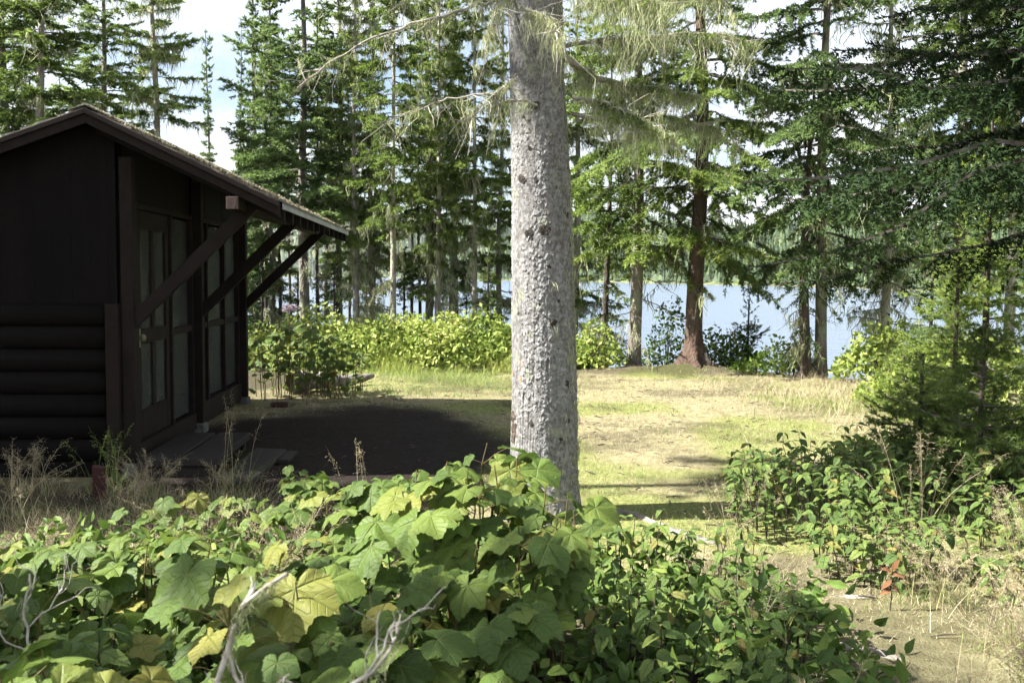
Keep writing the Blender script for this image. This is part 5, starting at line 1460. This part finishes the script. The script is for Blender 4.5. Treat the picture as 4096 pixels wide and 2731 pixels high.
GC = [
 ('upright green rush clump behind the red stake at the cabin corner', -2.98, 7.25, 16, 0.52, 0, 1, True, 0.35, 0.25),
 ('drooping dry grass clump right of the red stake', -2.45, 6.6, 22, 0.40, 0, 2, False, 0.8, 0.4),
 ('dry grass clump at the left edge before the cabin', -3.25, 6.4, 20, 0.42, 0, 3, False, 0.7, 0.4),
 ('feathery dry grass leaning over leaves before the step', -1.55, 5.2, 30, 0.48, 0, 4, False, 0.9, 0.45),
 ('feathery dry grass left of the sunlit thimbleberry mound', -1.05, 4.6, 34, 0.50, 0, 5, False, 0.7, 0.5),
 ('dry weeds along the log wall left of the red stake', -3.5, 7.15, 26, 0.40, 0, 15, False, 0.6, 0.4),
 ('dry weeds between the red stake and the step', -2.62, 7.15, 24, 0.34, 0, 16, False, 0.7, 0.4),
 ('dry weeds at the near end of the loose plank', -2.0, 6.9, 20, 0.36, 0, 17, False, 0.6, 0.4),
 ('thin tall grass stalks before the far cabin post', -2.05, 7.3, 5, 0.80, 0, 6, False, 0.3, 0.4),
 ('thin grass stalks against the bare soil left of the big trunk', -0.95, 6.1, 5, 0.62, 0, 7, False, 0.35, 0.4),
 ('tall straw clump at the lawn edge left of the path', 1.22, 5.35, 22, 0.55, 0, 8, False, 0.45, 0.2),
 ('tall straw stalks leaning over the dark shrub on the right', 2.35, 5.7, 14, 0.75, 0, 9, False, 0.5, 0.2),
 ('tall dry grass clump at the right edge in the sun', 2.72, 5.15, 34, 0.55, 0, 10, False, 0.5, 0.25),
 ('low dry grass clump at the bottom right corner', 2.05, 3.75, 40, 0.34, 0, 11, False, 0.6, 0.3),
 ('grass clump with green blades at the right of the path', 2.25, 4.25, 34, 0.40, 0, 18, False, 0.6, 0.3),
 ('short dry grass clump at the bottom right of the path', 1.95, 3.45, 34, 0.30, 0, 19, False, 0.7, 0.3),
 ('dry grass clump behind the withered plant', 2.15, 4.85, 30, 0.40, 0, 20, False, 0.6, 0.3),
 ('dry grass tuft by the bottom edge right of the leafy shrubs', 1.6, 3.3, 28, 0.28, 0, 21, False, 0.7, 0.3),
 ('grass stalks rising from the leafy shrub by the path', 1.02, 3.9, 12, 0.62, 0, 12, False, 0.5, 0.2),
 ('dry grass clump at the right edge below the sunlit one', 2.45, 4.45, 36, 0.42, 0, 13, False, 0.6, 0.3),
 ('long grass stalks crossing the shrubs at the bottom right', 0.95, 3.05, 10, 0.55, 0, 14, False, 0.7, 0.25),
]
for a_ in GC:
    grass_clump(*a_[:7], green=a_[7], lean_=a_[8], head=a_[9], rad_=0.07)

# ------------------------------------------------------------------ thickets and low growth along the edges
def leaf_mass(acc, n, f, rg, size, mvals, up=0.35, fine=False):
    P = f(n)
    d = norm(rg.normal(0, 1, (len(P), 3)) + np.array([-0.1, -0.4, up]))
    s = rnd_perp(d, rg); s2 = np.cross(d, s)
    L = size * rg.uniform(0.5, 1.2, len(P))[:, None]
    if fine:                                   # eight-sided folded leaf with a pointed tip
        pts_ = [(0, 0, 0), (0.22, 0.20, 0.05), (0.50, 0.27, 0.03), (0.78, 0.15, -0.08), (1.05, 0, -0.22), (0.78, -0.15, -0.08), (0.50, -0.27, 0.03), (0.22, -0.20, 0.05), (0.5, 0, -0.04)]
        V = np.stack([P + s * L * a_ + s2 * L * b_ + d * L * c_ for a_, b_, c_ in pts_], 1).reshape(-1, 3)
        b = np.arange(len(P)) * 9
        F = np.concatenate([np.stack([b + k_, b + (k_ + 1) % 8, b + 8], 1) for k_ in range(8)])
        acc.add(V, F, np.repeat(np.clip(mvals(P), 0, 1), 9))
        return
    V = np.stack([P, P + s * L * 0.5 + s2 * L * 0.30 - d * L * 0.06, P + s * L * 1.05 - d * L * 0.2, P + s * L * 0.5 - s2 * L * 0.30 - d * L * 0.06], 1).reshape(-1, 3)
    b = np.arange(len(P)) * 4
    F = np.concatenate([np.stack([b, b + 1, b + 2], 1), np.stack([b, b + 2, b + 3], 1)])
    acc.add(V, F, np.repeat(np.clip(mvals(P), 0, 1), 4))

def mound(cx, cy, rx, ry, h, seed):
    def f(n):
        u = rg.uniform(0, 1, n) ** 0.5; an = rg.uniform(0, 2 * PI, n)
        x = cx + rx * u * np.cos(an); y = cy + ry * u * np.sin(an)
        hh = h * (1 - 0.75 * u ** 2.5) * (0.45 + 1.1 * fbm(x * 2.2, y * 2.2, seed, 3))
        return np.c_[x, y, gz(x, y) + hh * rg.uniform(0.05, 1, n) ** 0.55]
    return f
rg0 = np.random.default_rng(4)
UNDER()
acc = Acc()
for (cx, cy, rx, ry, h, n) in ((-2.3, 17.4, 1.5, 0.9, 0.95, 3600), (-0.9, 17.2, 1.5, 0.9, 0.92, 3800), (0.4, 17.4, 1.1, 0.8, 0.85, 2400), (-3.6, 17.3, 1.5, 0.9, 0.9, 2400), (1.0, 17.7, 0.7, 0.6, 0.7, 900)):
    leaf_mass(acc, int(n * 1.5), mound(cx, cy, rx, ry, h, int(n)), rg, 0.095, lambda P: 0.40 + 0.8 * (fbm(P[:, 0] * 1.7, P[:, 2] * 2.5, 9, 3) - 0.5) + rg.normal(0, 0.24, len(P)))
x, y = scatter(9000, -3.6, 0.8, 15.3, 17.2, lambda x, y: sstep(15.3, 16.6, y) * sstep(0.35, 0.6, fbm(x * 1.6, y * 1.6, 28, 3)))
blades(acc, x, y, gz(x, y), rg, 0.12 + 0.3 * sstep(15.4, 16.8, y), 0.007, R(28), rg.uniform(0.3, 1, len(x)), 2, 0.5)
tag(link('thicket', acc.mesh('thicket', M['thicket'])), label='bright yellow-green leafy thicket bank at the far side of the clearing', cat='thicket', kind='stuff')

def bush(label, cx, cy, rx, ry, h, n, size, seed, m='weed'):
    a = Acc()
    f = mound(0, 0, rx, ry, h, seed)
    def g(n_):
        P = f(n_); P[:, 2] -= gz(P[:, 0], P[:, 1]); return P
    leaf_mass(a, n, g, rg, size, lambda P: 0.45 + rg.normal(0, 0.25, len(P)))
    root = thing('bush', label, 'bush', (cx, cy, float(gz(cx, cy))))
    tag(link('foliage', a.mesh('foliage', M[m]), root), kind='stuff')
    st_ = Acc(); k = 14
    an = rg.uniform(0, 2 * PI, k); b0 = np.zeros((k, 3)); b0[:, 2] = -0.05
    tp = np.c_[np.cos(an) * rx * 0.7 * rg.random(k), np.sin(an) * ry * 0.7 * rg.random(k), h * rg.uniform(0.6, 1, k)]
    tubes(st_, np.stack([b0, (b0 + tp) / 2 + np.array([0, 0, 0.05]), tp], 1), np.array([[0.008, 0.005, 0.002]]) * np.ones((k, 1)), 4)
    link('stem', st_.mesh('stem', M['darkstem']), root)
bush('leafy bush in front of the pale trunk by the water', PX(884, 15.3), 15.3, 0.75, 0.5, 0.85, 1500, 0.10, 501, 'thicket')
bush('dark bush against the lake left of the reddish trunk', PX(668, 17.8), 17.8, 0.55, 0.4, 1.15, 900, 0.09, 502)
bush('leafy bush at the foot of the dark sapling by the lake', PX(726, 17.3), 17.3, 0.6, 0.4, 0.75, 1100, 0.09, 503)
bush('pale bush just right of the big trunk at the lawn end', PX(598, 17.0), 17.0, 0.5, 0.4, 0.75, 900, 0.09, 504, 'thicket')
bush('bright weedy bush among the firs on the right', PX(930, 12.5), 12.5, 0.9, 0.9, 0.55, 1800, 0.09, 505, 'thicket')
bush('low bush at the bank under the close pair of trunks', PX(780, 16.2), 16.2, 0.8, 0.3, 0.45, 900, 0.09, 506)
bush('bright bush by the water at the right edge', PX(980, 13.5), 13.5, 0.9, 0.7, 0.8, 1500, 0.10, 507, 'thicket')
bush('shaded weeds under the firs at the right edge', PX(945, 8.4), 8.4, 0.9, 0.6, 0.36, 1800, 0.06, 508)

# exposed pale roots in the lawn
def root_obj(label, pts, r0, seed):
    P = resample(np.array([(x, y, float(gz(x, y)) + dz - 0.014) for x, y, dz in pts]), 26)
    o = rough_tube('tree_root', P, r0 * np.sin(np.linspace(0.25, PI - 0.2, 26)) ** 0.5, M['deadlog'], None, 10, seed, 0.3)
    tag(o, label, 'root', 'exposed roots in the lawn')
root_obj('pale exposed root running through the lawn right of the big trunk', [(0.55, 6.9, -0.02), (0.85, 6.6, 0.005), (1.0, 6.25, 0.008), (1.25, 5.95, 0.006), (1.38, 5.75, -0.03)], 0.032, 1)
root_obj('short pale root crossing the path', [(1.15, 4.35, -0.02), (1.38, 4.32, 0.005), (1.62, 4.18, 0.006), (1.72, 4.05, -0.03)], 0.030, 2)
root_obj('pale root at the lawn edge behind the path', [(1.55, 5.0, -0.02), (1.75, 4.95, 0.004), (1.95, 4.98, -0.02)], 0.024, 3)

# ------------------------------------------------------------------ air over the lake
hm = bpy.data.materials.new('thin_haze'); hm.use_nodes = True
hn = hm.node_tree.nodes; hn.clear()
ho = hn.new('ShaderNodeOutputMaterial'); hv = hn.new('ShaderNodeVolumePrincipled')
hv.inputs['Color'].default_value = (0.86, 0.91, 1.0, 1); hv.inputs['Density'].default_value = HAZE; hv.inputs['Anisotropy'].default_value = 0.2
hm.node_tree.links.new(hv.outputs[0], ho.inputs['Volume'])
hz = box('haze', (-3200, -60, -5), (3200, 4600, 135), hm, None, 0)
tag(hz, kind='stuff', label='thin pale haze softening the hills across the lake', cat='haze')
